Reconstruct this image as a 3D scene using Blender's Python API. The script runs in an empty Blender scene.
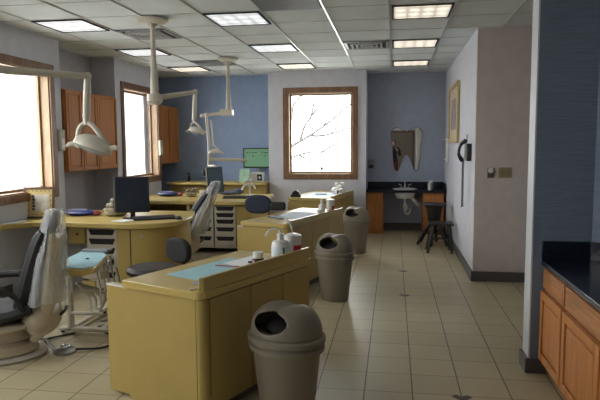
import bpy, bmesh, math, random
from mathutils import Vector, Matrix
random.seed(7)
S = bpy.context.scene
PI = math.pi
R = math.radians
col = S.collection

# ------------------------------------------------------------------ camera
cam = bpy.data.cameras.new('camera'); co = bpy.data.objects.new('camera', cam); col.objects.link(co)
S.camera = co
HC = 1.5886
yaw, pit, rol = 0.1587, 0.0945, -0.0063
fw = Vector((-math.sin(yaw)*math.cos(pit), math.cos(yaw)*math.cos(pit), -math.sin(pit)))
rt = Vector((math.cos(yaw), math.sin(yaw), 0)); up = rt.cross(fw)
r2 = math.cos(rol)*rt + math.sin(rol)*up; u2 = -math.sin(rol)*rt + math.cos(rol)*up
M = Matrix(((r2.x, u2.x, -fw.x), (r2.y, u2.y, -fw.y), (r2.z, u2.z, -fw.z))).to_4x4()
M.translation = Vector((0, 0, HC)); co.matrix_world = M
cam.sensor_width = 36; cam.lens = 583.6/600*36; cam.clip_start = .05; cam.clip_end = 200

# ------------------------------------------------------------------ world, light, exposure
W = bpy.data.worlds.new('overcast_sky'); S.world = W; W.use_nodes = True
bg = W.node_tree.nodes['Background']; bg.inputs[0].default_value = (1.0, .99, .965, 1); bg.inputs[1].default_value = 11.0
S.view_settings.view_transform = 'Standard'; S.view_settings.look = 'None'
S.view_settings.gamma = 1; S.view_settings.use_curve_mapping = False
S.view_settings.exposure = 0.1
def portal(loc, rot, sx, sy):
    l = bpy.data.lights.new('window_portal', 'AREA'); l.shape = 'RECTANGLE'; l.size = sx; l.size_y = sy
    l.cycles.is_portal = True
    o = bpy.data.objects.new('window_portal', l); o.location = loc; o.rotation_euler = rot; col.objects.link(o)
for yc in (.7, 3.08, 5.82, 9.06): portal((-4.26, yc, 1.79), (0, R(-90), 0), 1.5, 1.36)
portal((-1.275, 10.5, 1.785), (R(-90), 0, 0), 1.2, 1.5)

# ------------------------------------------------------------------ materials
def mat(name, c, rough=.5, metal=0, noise=0, nscale=8, bump=0, bscale=60, stretch=None, emit=None, es=0, coat=0, spec=.5, alpha=1, trans=0):
    m = bpy.data.materials.new(name); m.use_nodes = True; nt = m.node_tree; b = nt.nodes['Principled BSDF']
    b.inputs['Base Color'].default_value = (*c, 1); b.inputs['Roughness'].default_value = rough; b.inputs['Metallic'].default_value = metal
    b.inputs['Specular IOR Level'].default_value = spec; b.inputs['Coat Weight'].default_value = coat
    b.inputs['Alpha'].default_value = alpha; b.inputs['Transmission Weight'].default_value = trans
    if emit: b.inputs['Emission Color'].default_value = (*emit, 1); b.inputs['Emission Strength'].default_value = es
    if noise or bump:
        tc = nt.nodes.new('ShaderNodeTexCoord'); mp = nt.nodes.new('ShaderNodeMapping'); nt.links.new(tc.outputs['Object'], mp.inputs[0])
        if stretch: mp.inputs['Scale'].default_value = stretch
    if noise:
        n = nt.nodes.new('ShaderNodeTexNoise'); n.inputs['Scale'].default_value = nscale; n.inputs['Detail'].default_value = 5
        nt.links.new(mp.outputs[0], n.inputs[0])
        r = nt.nodes.new('ShaderNodeValToRGB'); r.color_ramp.elements[0].position = .3; r.color_ramp.elements[1].position = .7
        r.color_ramp.elements[0].color = (*[v*(1-noise) for v in c], 1); r.color_ramp.elements[1].color = (*[min(1, v*(1+noise)) for v in c], 1)
        nt.links.new(n.outputs[0], r.inputs[0]); nt.links.new(r.outputs[0], b.inputs['Base Color'])
    if bump:
        n2 = nt.nodes.new('ShaderNodeTexNoise'); n2.inputs['Scale'].default_value = bscale; nt.links.new(mp.outputs[0], n2.inputs[0])
        bp = nt.nodes.new('ShaderNodeBump'); bp.inputs['Strength'].default_value = bump; bp.inputs['Distance'].default_value = .01
        nt.links.new(n2.outputs[0], bp.inputs['Height']); nt.links.new(bp.outputs[0], b.inputs['Normal'])
    return m
LAV = mat('lavender_grey_wall_paint', (.60, .61, .68), .85, noise=.05, bump=.1)
GRY = mat('grey_wall_paint', (.45, .43, .45), .85, noise=.05, bump=.1)
BLU = mat('blue_wall_paint', (.27, .36, .54), .85, noise=.05, bump=.1)
SLT = mat('slate_blue_wall_paint', (.38, .42, .53), .85, noise=.05, bump=.1)
TAU = mat('taupe_wall_paint', (.62, .535, .51), .85, noise=.05, bump=.1)
NAVYW = mat('navy_ribbed_wallpaper', (.165, .205, .275), .7, noise=.15, nscale=6, stretch=(1, 1, 30), bump=.3, bscale=14)
BASE = mat('dark_vinyl_baseboard', (.10, .09, .09), .5)
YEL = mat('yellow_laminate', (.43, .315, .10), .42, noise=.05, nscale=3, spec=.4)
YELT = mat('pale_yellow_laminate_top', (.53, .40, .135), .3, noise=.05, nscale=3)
GROOVE = mat('dark_seam', (.04, .03, .02), .8)
OAK = mat('honey_oak', (.46, .185, .055), .5, spec=.3, noise=.2, nscale=3, stretch=(9, 9, .9))
OAKY = mat('honey_oak_horizontal', (.38, .155, .045), .4, noise=.35, nscale=3, stretch=(9, .9, 9))
OAKF = mat('window_oak', (.20, .105, .055), .4, noise=.3, nscale=4, stretch=(6, 6, 1))
NAVY = mat('navy_laminate', (.006, .009, .022), .25, noise=.3, nscale=90)
TAN = mat('taupe_plastic', (.22, .19, .145), .5)
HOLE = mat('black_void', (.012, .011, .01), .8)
CREAM = mat('cream_enamel', (.62, .58, .49), .3)
BEIGE = mat('beige_chair_shell', (.50, .43, .33), .4)
WHITE = mat('white_plastic', (.75, .75, .73), .35)
BLACK = mat('black_plastic', (.013, .013, .015), .4)
BLACKV = mat('black_upholstery', (.013, .014, .018), .55, bump=.1)
GREYF = mat('charcoal_fabric', (.035, .035, .04), .9, noise=.2, nscale=60)
BLUEV = mat('navy_vinyl', (.012, .02, .05), .45)
CHROME = mat('chrome', (.75, .75, .75), .15, 1)
STEEL = mat('brushed_steel', (.45, .45, .45), .35, 1)
PAPER = mat('white_paper', (.78, .80, .82), .8)
BLUEP = mat('pale_blue_paper', (.33, .55, .62), .8, noise=.05, nscale=20)
RED = mat('red_label', (.55, .02, .03), .5)
BROWN = mat('brown_bottle', (.06, .02, .012), .2)
BLUEB = mat('blue_packet', (.025, .035, .17), .45, noise=.3, nscale=14)
GOLD = mat('gold_mat', (.55, .43, .17), .4)
WALN = mat('brown_frame', (.11, .06, .03), .4)
SCRN = mat('dark_screen', (.012, .016, .022), .12)
GRNS = mat('green_screen', (.05, .12, .07), .3, emit=(.16, .36, .2), es=.38)
DARKM = mat('dark_metal', (.03, .028, .027), .45, .3)
PLUSH = mat('tan_plush', (.3, .27, .2), .9, noise=.5, nscale=50, bump=.8, bscale=90)
MIRR = mat('mirror', (.85, .85, .85), .02, 1)
TRIMW = mat('white_corner_trim', (.55, .57, .6), .5)
TBAR = mat('white_tbar_metal', (.6, .6, .6), .3, .5)
DARKF = mat('dark_fixture_frame', (.02, .02, .02), .5)
BARK = mat('grey_bark', (.05, .048, .045), .9, noise=.3)
SNOW = mat('pale_ground', (.6, .6, .58), .9, noise=.1)
GREYP = mat('grey_plastic', (.25, .26, .27), .4)
SHADE = mat('translucent', (.8, .8, .8), .6)

def glass(name, tint, a, rough=.08):
    m = bpy.data.materials.new(name); m.use_nodes = True; nt = m.node_tree; nt.nodes.clear()
    out = nt.nodes.new('ShaderNodeOutputMaterial'); mix = nt.nodes.new('ShaderNodeMixShader'); t = nt.nodes.new('ShaderNodeBsdfTransparent')
    g = nt.nodes.new('ShaderNodeBsdfPrincipled'); g.inputs['Base Color'].default_value = (*tint, 1); g.inputs['Roughness'].default_value = rough
    t.inputs[0].default_value = (.97, .98, .98, 1)
    mix.inputs[0].default_value = a
    nt.links.new(t.outputs[0], mix.inputs[1]); nt.links.new(g.outputs[0], mix.inputs[2]); nt.links.new(mix.outputs[0], out.inputs[0])
    return m
PANE = glass('window_glass', (.9, .92, .95), .04)
WRAP = glass('clear_plastic_wrap', (.85, .87, .9), .34, .14)
# wrinkles on the wrap
nt = WRAP.node_tree; n = nt.nodes.new('ShaderNodeTexNoise'); n.inputs['Scale'].default_value = 7; n.inputs['Distortion'].default_value = 1.5
tc = nt.nodes.new('ShaderNodeTexCoord'); mp = nt.nodes.new('ShaderNodeMapping'); mp.inputs['Scale'].default_value = (2.2, 2.2, .6)
bp = nt.nodes.new('ShaderNodeBump'); bp.inputs['Strength'].default_value = .8; bp.inputs['Distance'].default_value = .05
nt.links.new(tc.outputs['Object'], mp.inputs[0]); nt.links.new(mp.outputs[0], n.inputs[0]); nt.links.new(n.outputs[0], bp.inputs['Height'])
nt.links.new(bp.outputs[0], [q for q in nt.nodes if q.type == 'BSDF_PRINCIPLED'][0].inputs['Normal'])

def math_node(nt, op, a, b=None):
    n = nt.nodes.new('ShaderNodeMath'); n.operation = op
    for i, v in enumerate((a, b)):
        if v is None: continue
        if isinstance(v, (int, float)): n.inputs[i].default_value = v
        else: nt.links.new(v, n.inputs[i])
    return n.outputs[0]

FX, FY, FW, FD = -.4778, 4.9059, .3056, .3086
def floor_mat():
    m = mat('cream_floor_tile', (.4, .34, .25), .38); nt = m.node_tree; b = nt.nodes['Principled BSDF']
    g = nt.nodes.new('ShaderNodeNewGeometry'); s = nt.nodes.new('ShaderNodeSeparateXYZ'); nt.links.new(g.outputs['Position'], s.inputs[0])
    u = math_node(nt, 'DIVIDE', math_node(nt, 'SUBTRACT', s.outputs[0], FX), FW); v = math_node(nt, 'DIVIDE', math_node(nt, 'SUBTRACT', s.outputs[1], FY), FD)
    def edge(q): # distance to nearest integer line
        f = math_node(nt, 'FRACT', q); return math_node(nt, 'MINIMUM', f, math_node(nt, 'SUBTRACT', 1, f))
    gu = math_node(nt, 'LESS_THAN', edge(u), .014); gv = math_node(nt, 'LESS_THAN', edge(v), .013)
    c = nt.nodes.new('ShaderNodeCombineXYZ'); nt.links.new(math_node(nt, 'FLOOR', u), c.inputs[0]); nt.links.new(math_node(nt, 'FLOOR', v), c.inputs[1])
    wn = nt.nodes.new('ShaderNodeTexWhiteNoise'); nt.links.new(c.outputs[0], wn.inputs[0])
    no = nt.nodes.new('ShaderNodeTexNoise'); no.inputs['Scale'].default_value = 9; nt.links.new(g.outputs['Position'], no.inputs[0])
    val = math_node(nt, 'ADD', math_node(nt, 'MULTIPLY', wn.outputs[0], .5), math_node(nt, 'MULTIPLY', no.outputs[0], .5))
    r = nt.nodes.new('ShaderNodeValToRGB'); nt.links.new(val, r.inputs[0])
    r.color_ramp.elements[0].color = (.455, .39, .245, 1); r.color_ramp.elements[1].color = (.56, .485, .32, 1)
    def mixc(fac, a, colr):
        x = nt.nodes.new('ShaderNodeMix'); x.data_type = 'RGBA'; nt.links.new(fac, x.inputs[0]); nt.links.new(a, x.inputs[6]); x.inputs[7].default_value = (*colr, 1); return x.outputs[2]
    o = mixc(gv, r.outputs[0], (.24, .195, .125)); o = mixc(gu, o, (.12, .095, .065))
    for (px, py) in ((.132, 7.328), (.13, 6.14), (-.49, 8.174), (.44, 3.657)):
        dx = math_node(nt, 'ABSOLUTE', math_node(nt, 'SUBTRACT', s.outputs[0], px)); dy = math_node(nt, 'SUBTRACT', s.outputs[1], py)
        d = math_node(nt, 'ADD', dx, math_node(nt, 'ABSOLUTE', dy))
        inside = math_node(nt, 'LESS_THAN', d, .066)
        notch = math_node(nt, 'LESS_THAN', dx, math_node(nt, 'MULTIPLY', dy, 1.0))
        o = mixc(math_node(nt, 'MULTIPLY', inside, math_node(nt, 'SUBTRACT', 1, notch)), o, (.045, .03, .03))
    nt.links.new(o, b.inputs['Base Color'])
    gr = math_node(nt, 'MAXIMUM', gu, gv); bp = nt.nodes.new('ShaderNodeBump'); bp.inputs['Strength'].default_value = .4; bp.inputs['Distance'].default_value = -.004
    nt.links.new(gr, bp.inputs['Height']); nt.links.new(bp.outputs[0], b.inputs['Normal'])
    return m
FLOOR = floor_mat()
CEIL = mat('white_ceiling_tile', (.72, .765, .78), .9, noise=.06, nscale=3, bump=.5, bscale=150)
def lens_mat(name, c, s):
    m = mat(name, (.6, .6, .6), .3); nt = m.node_tree; b = nt.nodes['Principled BSDF']
    tc = nt.nodes.new('ShaderNodeTexCoord'); sp = nt.nodes.new('ShaderNodeSeparateXYZ'); nt.links.new(tc.outputs['Object'], sp.inputs[0])
    w = math_node(nt, 'ABSOLUTE', math_node(nt, 'SINE', math_node(nt, 'MULTIPLY', sp.outputs[0], PI/.132)))
    v = math_node(nt, 'ABSOLUTE', math_node(nt, 'SINE', math_node(nt, 'MULTIPLY', sp.outputs[1], PI/.19)))
    n = nt.nodes.new('ShaderNodeTexNoise'); n.inputs['Scale'].default_value = 9; nt.links.new(tc.outputs['Object'], n.inputs[0])
    t = math_node(nt, 'ADD', math_node(nt, 'MULTIPLY', math_node(nt, 'POWER', math_node(nt, 'MULTIPLY', w, v), .6), .75), math_node(nt, 'MULTIPLY', n.outputs[0], .4))
    t = math_node(nt, 'ADD', math_node(nt, 'MULTIPLY', t, 1.25), .10)
    b.inputs['Emission Color'].default_value = (*c, 1); nt.links.new(math_node(nt, 'MULTIPLY', t, s), b.inputs['Emission Strength'])
    return m
LENSW = lens_mat('warm_light_lens', (1, .88, .70), .86); LENSC = lens_mat('daylight_tinted_lens', (.92, .94, .96), .80)  # cool tint puts the daylight reflected on the lens into its colour

# ------------------------------------------------------------------ mesh helpers
class MB:
    def __init__(s, rz=0, off=(0, 0, 0)): s.v = []; s.f = []; s.m = Matrix.Translation(off) @ Matrix.Rotation(rz, 4, 'Z')
    def add(s, vs, fs, m=None):
        k = len(s.v); mm = s.m @ m if m is not None else s.m
        s.v += [tuple(mm @ Vector(p)) for p in vs]; s.f += [tuple(i+k for i in f) for f in fs]; return s
    def box(s, x0, x1, y0, y1, z0, z1, m=None):
        x0, x1 = sorted((x0, x1)); y0, y1 = sorted((y0, y1)); z0, z1 = sorted((z0, z1))
        vs = [(x, y, z) for z in (z0, z1) for x, y in ((x0, y0), (x1, y0), (x1, y1), (x0, y1))]
        return s.add(vs, [(3, 2, 1, 0), (4, 5, 6, 7), (0, 1, 5, 4), (1, 2, 6, 5), (2, 3, 7, 6), (3, 0, 4, 7)], m)
    def prism(s, pts, z0, z1, m=None):
        n = len(pts); a = sum(pts[i][0]*pts[(i+1) % n][1]-pts[(i+1) % n][0]*pts[i][1] for i in range(n))
        if a < 0: pts = pts[::-1]
        vs = [(x, y, z0) for x, y in pts]+[(x, y, z1) for x, y in pts]
        return s.add(vs, [tuple(range(n))[::-1], tuple(range(n, 2*n))]+[(i, (i+1) % n, n+(i+1) % n, n+i) for i in range(n)], m)
    def lathe(s, prof, n=24, c=(0, 0, 0), sx=1, sy=1, m=None):
        vs = []; fs = []
        for r, z in prof:
            for i in range(n):
                a = 2*PI*i/n; vs.append((c[0]+max(r, 1e-4)*sx*math.cos(a), c[1]+max(r, 1e-4)*sy*math.sin(a), c[2]+z))
        for j in range(len(prof)-1):
            for i in range(n): fs.append((j*n+i, j*n+(i+1) % n, (j+1)*n+(i+1) % n, (j+1)*n+i))
        fs.append(tuple(range(n))[::-1]); k = (len(prof)-1)*n; fs.append(tuple(range(k, k+n)))
        return s.add(vs, fs, m)
    def tube(s, pts, r, n=8, flat=1):
        pts = [Vector(p) for p in pts]; vs = []; fs = []
        rr = r if isinstance(r, (list, tuple)) else [r]*len(pts)
        pu = None
        for i, p in enumerate(pts):
            t = (pts[min(i+1, len(pts)-1)]-pts[max(i-1, 0)]).normalized()
            if pu is None: pu = Vector((0, 0, 1)) if abs(t.z) < .9 else Vector((1, 0, 0))
            u = (pu-t*pu.dot(t)).normalized(); w = t.cross(u); pu = u
            for k in range(n):
                a = 2*PI*k/n; vs.append(tuple(p+rr[i]*(math.cos(a)*u*flat+math.sin(a)*w)))
        for j in range(len(pts)-1):
            for k in range(n): fs.append((j*n+k, j*n+(k+1) % n, (j+1)*n+(k+1) % n, (j+1)*n+k))
        fs.append(tuple(range(n))[::-1]); k = (len(pts)-1)*n; fs.append(tuple(range(k, k+n)))
        return s.add(vs, fs)
    def ball(s, c, rx, ry=None, rz=None, n=16, m=None, zmin=-1, zmax=1):
        ry = ry or rx; rz = rz or rx; pr = []
        a0 = math.asin(zmin); a1 = math.asin(zmax)
        for i in range(n//2+1):
            a = a0+(a1-a0)*i/(n//2); pr.append((math.cos(a), math.sin(a)))
        vs = []; fs = []; L = len(pr)
        for r, z in pr:
            for i in range(n):
                t = 2*PI*i/n; vs.append((c[0]+rx*max(r, 1e-3)*math.cos(t), c[1]+ry*max(r, 1e-3)*math.sin(t), c[2]+rz*z))
        for j in range(L-1):
            for i in range(n): fs.append((j*n+i, j*n+(i+1) % n, (j+1)*n+(i+1) % n, (j+1)*n+i))
        fs.append(tuple(range(n))[::-1]); fs.append(tuple(range((L-1)*n, L*n)))
        return s.add(vs, fs, m)
    def build(s, name, m, parent=None, bevel=0, seg=2, loc=None, flip=False):
        me = bpy.data.meshes.new(name); me.from_pydata(s.v, [], s.f); me.materials.append(m)
        bm = bmesh.new(); bm.from_mesh(me); bmesh.ops.recalc_face_normals(bm, faces=bm.faces); bm.to_mesh(me); bm.free()
        me.polygons.foreach_set('use_smooth', [True]*len(me.polygons)); me.set_sharp_from_angle(angle=R(38))
        o = bpy.data.objects.new(name, me); col.objects.link(o)
        if parent: o.parent = parent
        if loc: o.location = loc
        if bevel:
            b = o.modifiers.new('bevel', 'BEVEL'); b.width = bevel; b.segments = seg; b.limit_method = 'ANGLE'; b.angle_limit = R(40)
        return o
def tag(o, label=None, cat=None, group=None, kind=None):
    if label: o['label'] = label
    if cat: o['category'] = cat
    if group: o['group'] = group
    if kind: o['kind'] = kind
    return o
def thing(name, loc, label, cat, group=None, rz=0):
    o = bpy.data.objects.new(name, None); o.empty_display_size = .1; col.objects.link(o); o.location = loc; o.rotation_euler = (0, 0, rz)
    return tag(o, label, cat, group)
def struct(name, mb, m, **k): return tag(mb.build(name, m, **k), kind='structure')
def copy_tree(o, parent=None):
    c = o.copy(); col.objects.link(c)
    if parent: c.parent = parent
    for ch in [q for q in col.objects if q.parent == o]: copy_tree(ch, c)
    return c
def arc(cx, cy, r, a0, a1, n=8): return [(cx+r*math.cos(R(a0+(a1-a0)*i/n)), cy+r*math.sin(R(a0+(a1-a0)*i/n))) for i in range(n+1)]
def smooth(pts, n=6):
    P = [Vector(p) for p in pts]; P = [2*P[0]-P[1]]+P+[2*P[-1]-P[-2]]; out = []
    for i in range(1, len(P)-2):
        for k in range(n):
            t = k/n; a, b, c, d = P[i-1:i+3]
            out.append(.5*((2*b)+(-a+c)*t+(2*a-5*b+4*c-d)*t*t+(-a+3*b-3*c+d)*t**3))
    out.append(P[-2]); return [tuple(p) for p in out]

# ------------------------------------------------------------------ setting
H = 2.864
struct('floor', MB().box(-4.7, 5, -2.2, 11.2, -.1, 0), FLOOR)
struct('ceiling', MB().box(-4.7, 5, -2.2, 11.2, H+.012, H+.2), CEIL)
T = .6096; GX, GY = -1.8766, 5.6119
g = MB()
for i in range(-4, 12): g.box(GX+i*T-.008, GX+i*T+.008, -2.1, 11, H, H+.014)
g2 = MB()
for j in range(-13, 9): g2.box(-4.6, 5, GY+j*T-.005, GY+j*T+.005, H+.007, H+.014)
struct('trim_1', g, TBAR); struct('trim_2', g2, mat('grey_tbar', (.55, .57, .57), .6))
# left wall with windows and cabinet recesses
WZ0, WZ1 = 1.06, 2.47
def wall_with_holes(face, back, y0, y1, holes, axis='x'):
    m = MB()
    def bx(a, b, z0, z1):
        if axis == 'x': m.box(back, face, a, b, z0, z1)
        else: m.box(a, b, face, back, z0, z1)
    y = y0
    for a, b, z0, z1 in holes:
        bx(y, a, 0, H+.1); bx(a, b, 0, z0); bx(a, b, z1, H+.1); y = b
    bx(y, y1, 0, H+.1)
    return m
struct('wall_left', wall_with_holes(-4.05, -4.25, -2.1, 6.72, [(0, 1.4, WZ0, WZ1), (2.4, 3.75, WZ0, WZ1), (5.15, 6.48, WZ0, WZ1)]), LAV)
struct('wall_left.001', MB().box(-4.62, -4.42, 6.5, 8.36, 0, H+.1).box(-4.42, -4.25, 6.5, 6.72, 0, H+.1), GRY)
struct('wall_left.002', wall_with_holes(-4.05, -4.25, 8.16, 9.78, [(8.41, 9.71, WZ0, WZ1)]).box(-4.42, -4.25, 8.16, 8.36, 0, H+.1).box(-4.42, -4.25, 9.58, 9.78, 0, H+.1), LAV)
struct('wall_left.003', MB().box(-4.62, -4.42, 9.58, 10.9, 0, H+.1), GRY)
struct('wall_back_blue', MB().box(-4.62, -2.05, 10.7, 10.9, 0, H+.1), BLU)
struct('wall_back_center', wall_with_holes(10.25, 10.45, -2.2, -.47, [(-1.85, -.70, 1.06, 2.5)], 'y').box(-2.2, -2.05, 10.45, 10.7, 0, H+.1).box(-.62, -.47, 10.45, 10.9, 0, H+.1), LAV)
struct('wall_back_alcove', MB().box(-.5, 1.1, 10.9, 11.1, 0, H+.1), SLT)
struct('wall_right', MB().box(.92, 1.12, 6.95, 10.9, 0, H+.1), LAV)
struct('wall_right_end', MB().box(.921, 5, 6.9, 6.949, 0, H+.1), TAU)
m = MB().prism([(.945, 4.13), (1.32, 4.13), (2.42, 3.03), (2.42, -2.1), (2.56, -2.1), (2.56, 3.1), (1.4, 4.30), (.945, 4.30)], 0, H+.1)
struct('wall_right_partition', m, NAVYW)
struct('trim_3', MB().box(.935, .9455, 4.128, 4.302, 0, H), TRIMW)
struct('wall_far_right', MB().box(4.8, 5, 3, 6.9, 0, H+.1), LAV)
struct('wall_hall', MB().box(2.56, 4.8, 3, 3.1, 0, H+.1), LAV)
struct('wall_front', MB().box(-4.25, 2.56, -2.2, -2.1, 0, H+.1), LAV)
# baseboards
BH = .115
struct('baseboard_right', MB().box(.90, .92, 6.9, 10.9, 0, BH).box(.90, 4.8, 6.88, 6.9, 0, BH), BASE)
struct('baseboard_partition', MB().box(.915, .935, 4.118, 4.312, 0, .105).box(.935, 1.05, 4.118, 4.13, 0, .105), BASE)
struct('baseboard_alcove', MB().box(-.5, .9, 10.88, 10.9, 0, BH+.02), BASE)
struct('baseboard_left', MB().box(-4.05, -4.03, -2.1, 5.6, 0, BH), BASE)

def window(n, face, a, b, z0, z1, axis='x', depth=.2):
    w = bpy.data.objects.new('window_%d' % n, None); col.objects.link(w); tag(w, kind='structure')
    m = MB(); c = .085
    def bx(p0, p1, q0, q1, z0, z1):   # p = depth coordinate from face toward outside, q along
        if axis == 'x': m.box(face-p0, face-p1, q0, q1, z0, z1)
        else: m.box(q0, q1, face+p0, face+p1, z0, z1)
    # casing standing proud of the wall
    bx(-.022, 0, a-c, a+.005, z0-c, z1+c); bx(-.022, 0, b-.005, b+c, z0-c, z1+c)
    bx(-.022, 0, a, b, z1-.005, z1+c); bx(-.022, 0, a, b, z0-c, z0+.005)
    f = m.build('casing', OAKF, w, bevel=.006)
    m = MB(); bx(0, .16, a, a+.02, z0, z1); bx(0, .16, b-.02, b, z0, z1); bx(0, .16, a, b, z1-.02, z1); bx(0, .16, a, b, z0, z0+.02)
    bx(.11, .15, a+.02, a+.05, z0+.02, z1-.02); bx(.11, .15, b-.05, b-.02, z0+.02, z1-.02); bx(.11, .15, a, b, z1-.05, z1-.02); bx(.11, .15, a, b, z0+.02, z0+.05)
    m.build('jamb', mat('light_oak_jamb_%d' % n, (.30, .19, .10), .4, noise=.2, nscale=4, stretch=(6, 6, 1)), w, bevel=.004)
    m = MB(); bx(.128, .133, a+.05, b-.05, z0+.05, z1-.05); m.build('glass_pane', PANE, w)
window(1, -4.05, 5.15, 6.48, WZ0, WZ1)
window(2, -4.05, 8.41, 9.71, WZ0, WZ1)
window(3, 10.25, -1.85, -.70, 1.06, 2.5, 'y')
window(4, -4.05, 2.4, 3.75, WZ0, WZ1); window(5, -4.05, 0, 1.4, WZ0, WZ1)
# small ornament hanging at the foot of the back window
t = thing('window_ornament', (-1.26, 10.355, 1.12), 'small clear diamond-shaped ornament at foot of back window', 'ornament')
MB().add([(0, 0, 0), (.035, 0, .04), (0, 0, .085), (-.035, 0, .04), (0, .012, .04), (0, -.012, .04)], [(0, 1, 5), (1, 2, 5), (2, 3, 5), (3, 0, 5), (1, 0, 4), (2, 1, 4), (3, 2, 4), (0, 3, 4)]).build('crystal', GREYP, t)

# outside
struct('ground_outside', MB().box(-30, 30, 11.2, 60, -.6, -.5).box(-40, -4.8, -20, 11.2, -.6, -.5), SNOW)
tr = thing('bare_tree', (-3.35, 17.0, -.5), 'bare leafless tree with thin branches outside the back window', 'tree')
MB().tube([(0, 0, 0), (.05, 0, 1), (0, .05, 2.2), (.08, 0, 3.6), (.05, 0, 5)], [.15, .13, .11, .08, .04]).build('trunk', BARK, tr)
b = MB()
def limb(pts, r):
    P = [(x+3.35+random.uniform(-.02, .02), random.uniform(-.15, .15), z+.5) for x, z in pts]; P = smooth(P, 4)
    b.tube(P, [r*(1-.6*i/len(P)) for i in range(len(P))], 6)
for pts_, r_ in (([(-3.3, 1.2), (-3.0, 1.5), (-2.42, 1.85), (-1.92, 2.17), (-1.2, 2.75), (-.7, 3.1)], .05), ([(-2.42, 1.85), (-2.1, 1.84), (-1.78, 1.91), (-1.2, 2.06), (-.8, 2.2)], .04),
                 ([(-2.72, 1.65), (-2.55, 2.1), (-2.42, 2.35), (-2.03, 2.85), (-1.7, 3.3)], .045), ([(-3.3, 1.0), (-2.76, 1.28), (-2.25, 1.38), (-1.8, 1.34)], .04),
                 ([(-3.3, 1.9), (-3.0, 2.3), (-2.88, 2.76), (-2.5, 3.2), (-2.2, 3.7)], .045), ([(-3.3, 2.4), (-3.02, 2.8), (-2.95, 3.4)], .045), ([(-3.3, .9), (-3.05, 1.5), (-3.02, 2.2), (-2.98, 2.9)], .042),
                 ([(-2.1, 1.35), (-1.8, 1.55), (-1.35, 1.88), (-1.0, 2.2)], .035), ([(-2.42, 2.35), (-2.3, 2.8), (-2.3, 3.3)], .035), ([(-2.0, 2.12), (-1.8, 2.5), (-1.75, 2.9)], .03), ([(-1.78, 1.9), (-1.5, 2.2), (-1.2, 2.3)], .03),
                 ([(-2.76, 1.28), (-2.5, 1.15), (-2.1, 1.05)], .035), ([(-2.42, 2.0), (-2.1, 2.3), (-1.6, 2.9)], .03), ([(-3.35, 2.6), (-3.9, 3.4), (-4.2, 4)], .05), ([(-3.35, 2.0), (-4.0, 2.5), (-4.6, 2.8)], .05)):
    limb(pts_, r_)
b.build('branches', BARK, tr)

# ------------------------------------------------------------------ ceiling fixtures
def ceiling_light(i, j, lens, label, group):
    t = thing('ceiling_light', (GX+(i+.5)*T, GY+(j+.5)*T, H-.004), label, 'ceiling light', group)
    w, d = .282, .290
    m = MB(); m.box(-w, -w+.018, -d, d, -.004, .012); m.box(w-.018, w, -d, d, -.004, .012); m.box(-w, w, -d, -d+.016, -.004, .012); m.box(-w, w, d-.022, d, -.004, .012)
    m.build('frame', DARKF, t)
    MB().box(-w+.018, w-.018, -d+.016, d-.022, .002, .01).build('diffuser', lens, t)
    return t
names = {3: ('warm square ceiling light', ['nearest in the row leading to the alcove', 'middle of the row leading to the alcove', 'farthest of the row leading to the alcove'], 'ceiling lights over the aisle'),
         0: ('cool square ceiling light', ['in the middle row, nearest the camera', 'in the middle row, second from the camera', 'in the middle row, just before the back window wall'], 'ceiling lights over the chairs'),
         -3: ('square ceiling light', ['by the left wall above the nearest window', 'between the two ceiling vents by the left windows', 'farthest back, by the blue wall corner'], 'ceiling lights along the left windows')}
for i in (3, 0, -3):
    a, pl, gr = names[i]
    for k, j in enumerate((0, 3, 6)):
        ceiling_light(i, j, LENSW if (i == 3 or k == 2) else LENSC, a+' '+pl[k], gr)
for i in (3, 0, -3, 6):  # unseen rows of lights, added to brighten the foreground
    for j in (-3, -6, -9) if i != 6 else (-6, -9):
        t = ceiling_light(i, j, LENSC, 'added unseen square ceiling light overhead, outside the picture above or behind the camera', 'added ceiling lights outside the picture')
def ceiling_vent(i, j, label, wide=1):
    t = thing('ceiling_vent', (GX+(i+.5)*T, GY+(j+.5)*T, H-.006), label, 'ceiling vent', 'ceiling vents')
    w = .285; m = MB(); m.box(-w, w, -w, -w+.04, 0, .012); m.box(-w, w, w-.04, w, 0, .012); m.box(-w, -w+.04, -w, w, 0, .012); m.box(w-.04, w, -w, w, 0, .012)
    m.build('frame', GREYP, t)
    MB().box(-w+.04, w-.04, -w+.04, w-.04, .01, .014).build('backing', HOLE, t)
    q = MB()
    for k in range(1, 4):
        r = .245-.06*k
        for sgn in (-1, 1): q.box(-r-.02, r+.02, sgn*r-.012, sgn*r+.012, -.012, .008); q.box(sgn*r-.012, sgn*r+.012, -r, r, -.012, .008)
    q.build('louvre', mat('louvre_grey', (.42, .42, .42), .5), t)
ceiling_vent(2, 3, 'square louvred ceiling vent left of the middle aisle light')
ceiling_vent(-2, 1, 'square louvred ceiling vent beside the nearer ceiling pole')
ceiling_vent(-2, 5, 'square louvred ceiling vent beside the farther ceiling pole')
t = thing('return_grille', (GX+1.5*T, GY-.5*T, H-.006), 'flat dark grey grille panel at the top edge of the ceiling', 'ceiling grille')
MB().box(-.29, .29, -.29, .29, .004, .014).build('panel', mat('grille_grey', (.13, .13, .14), .6), t)
q = MB()
for k in range(-9, 10): q.box(-.28, .28, k*.03-.004, k*.03+.004, -.002, .004)
q.build('slats', GREYP, t)

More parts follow.
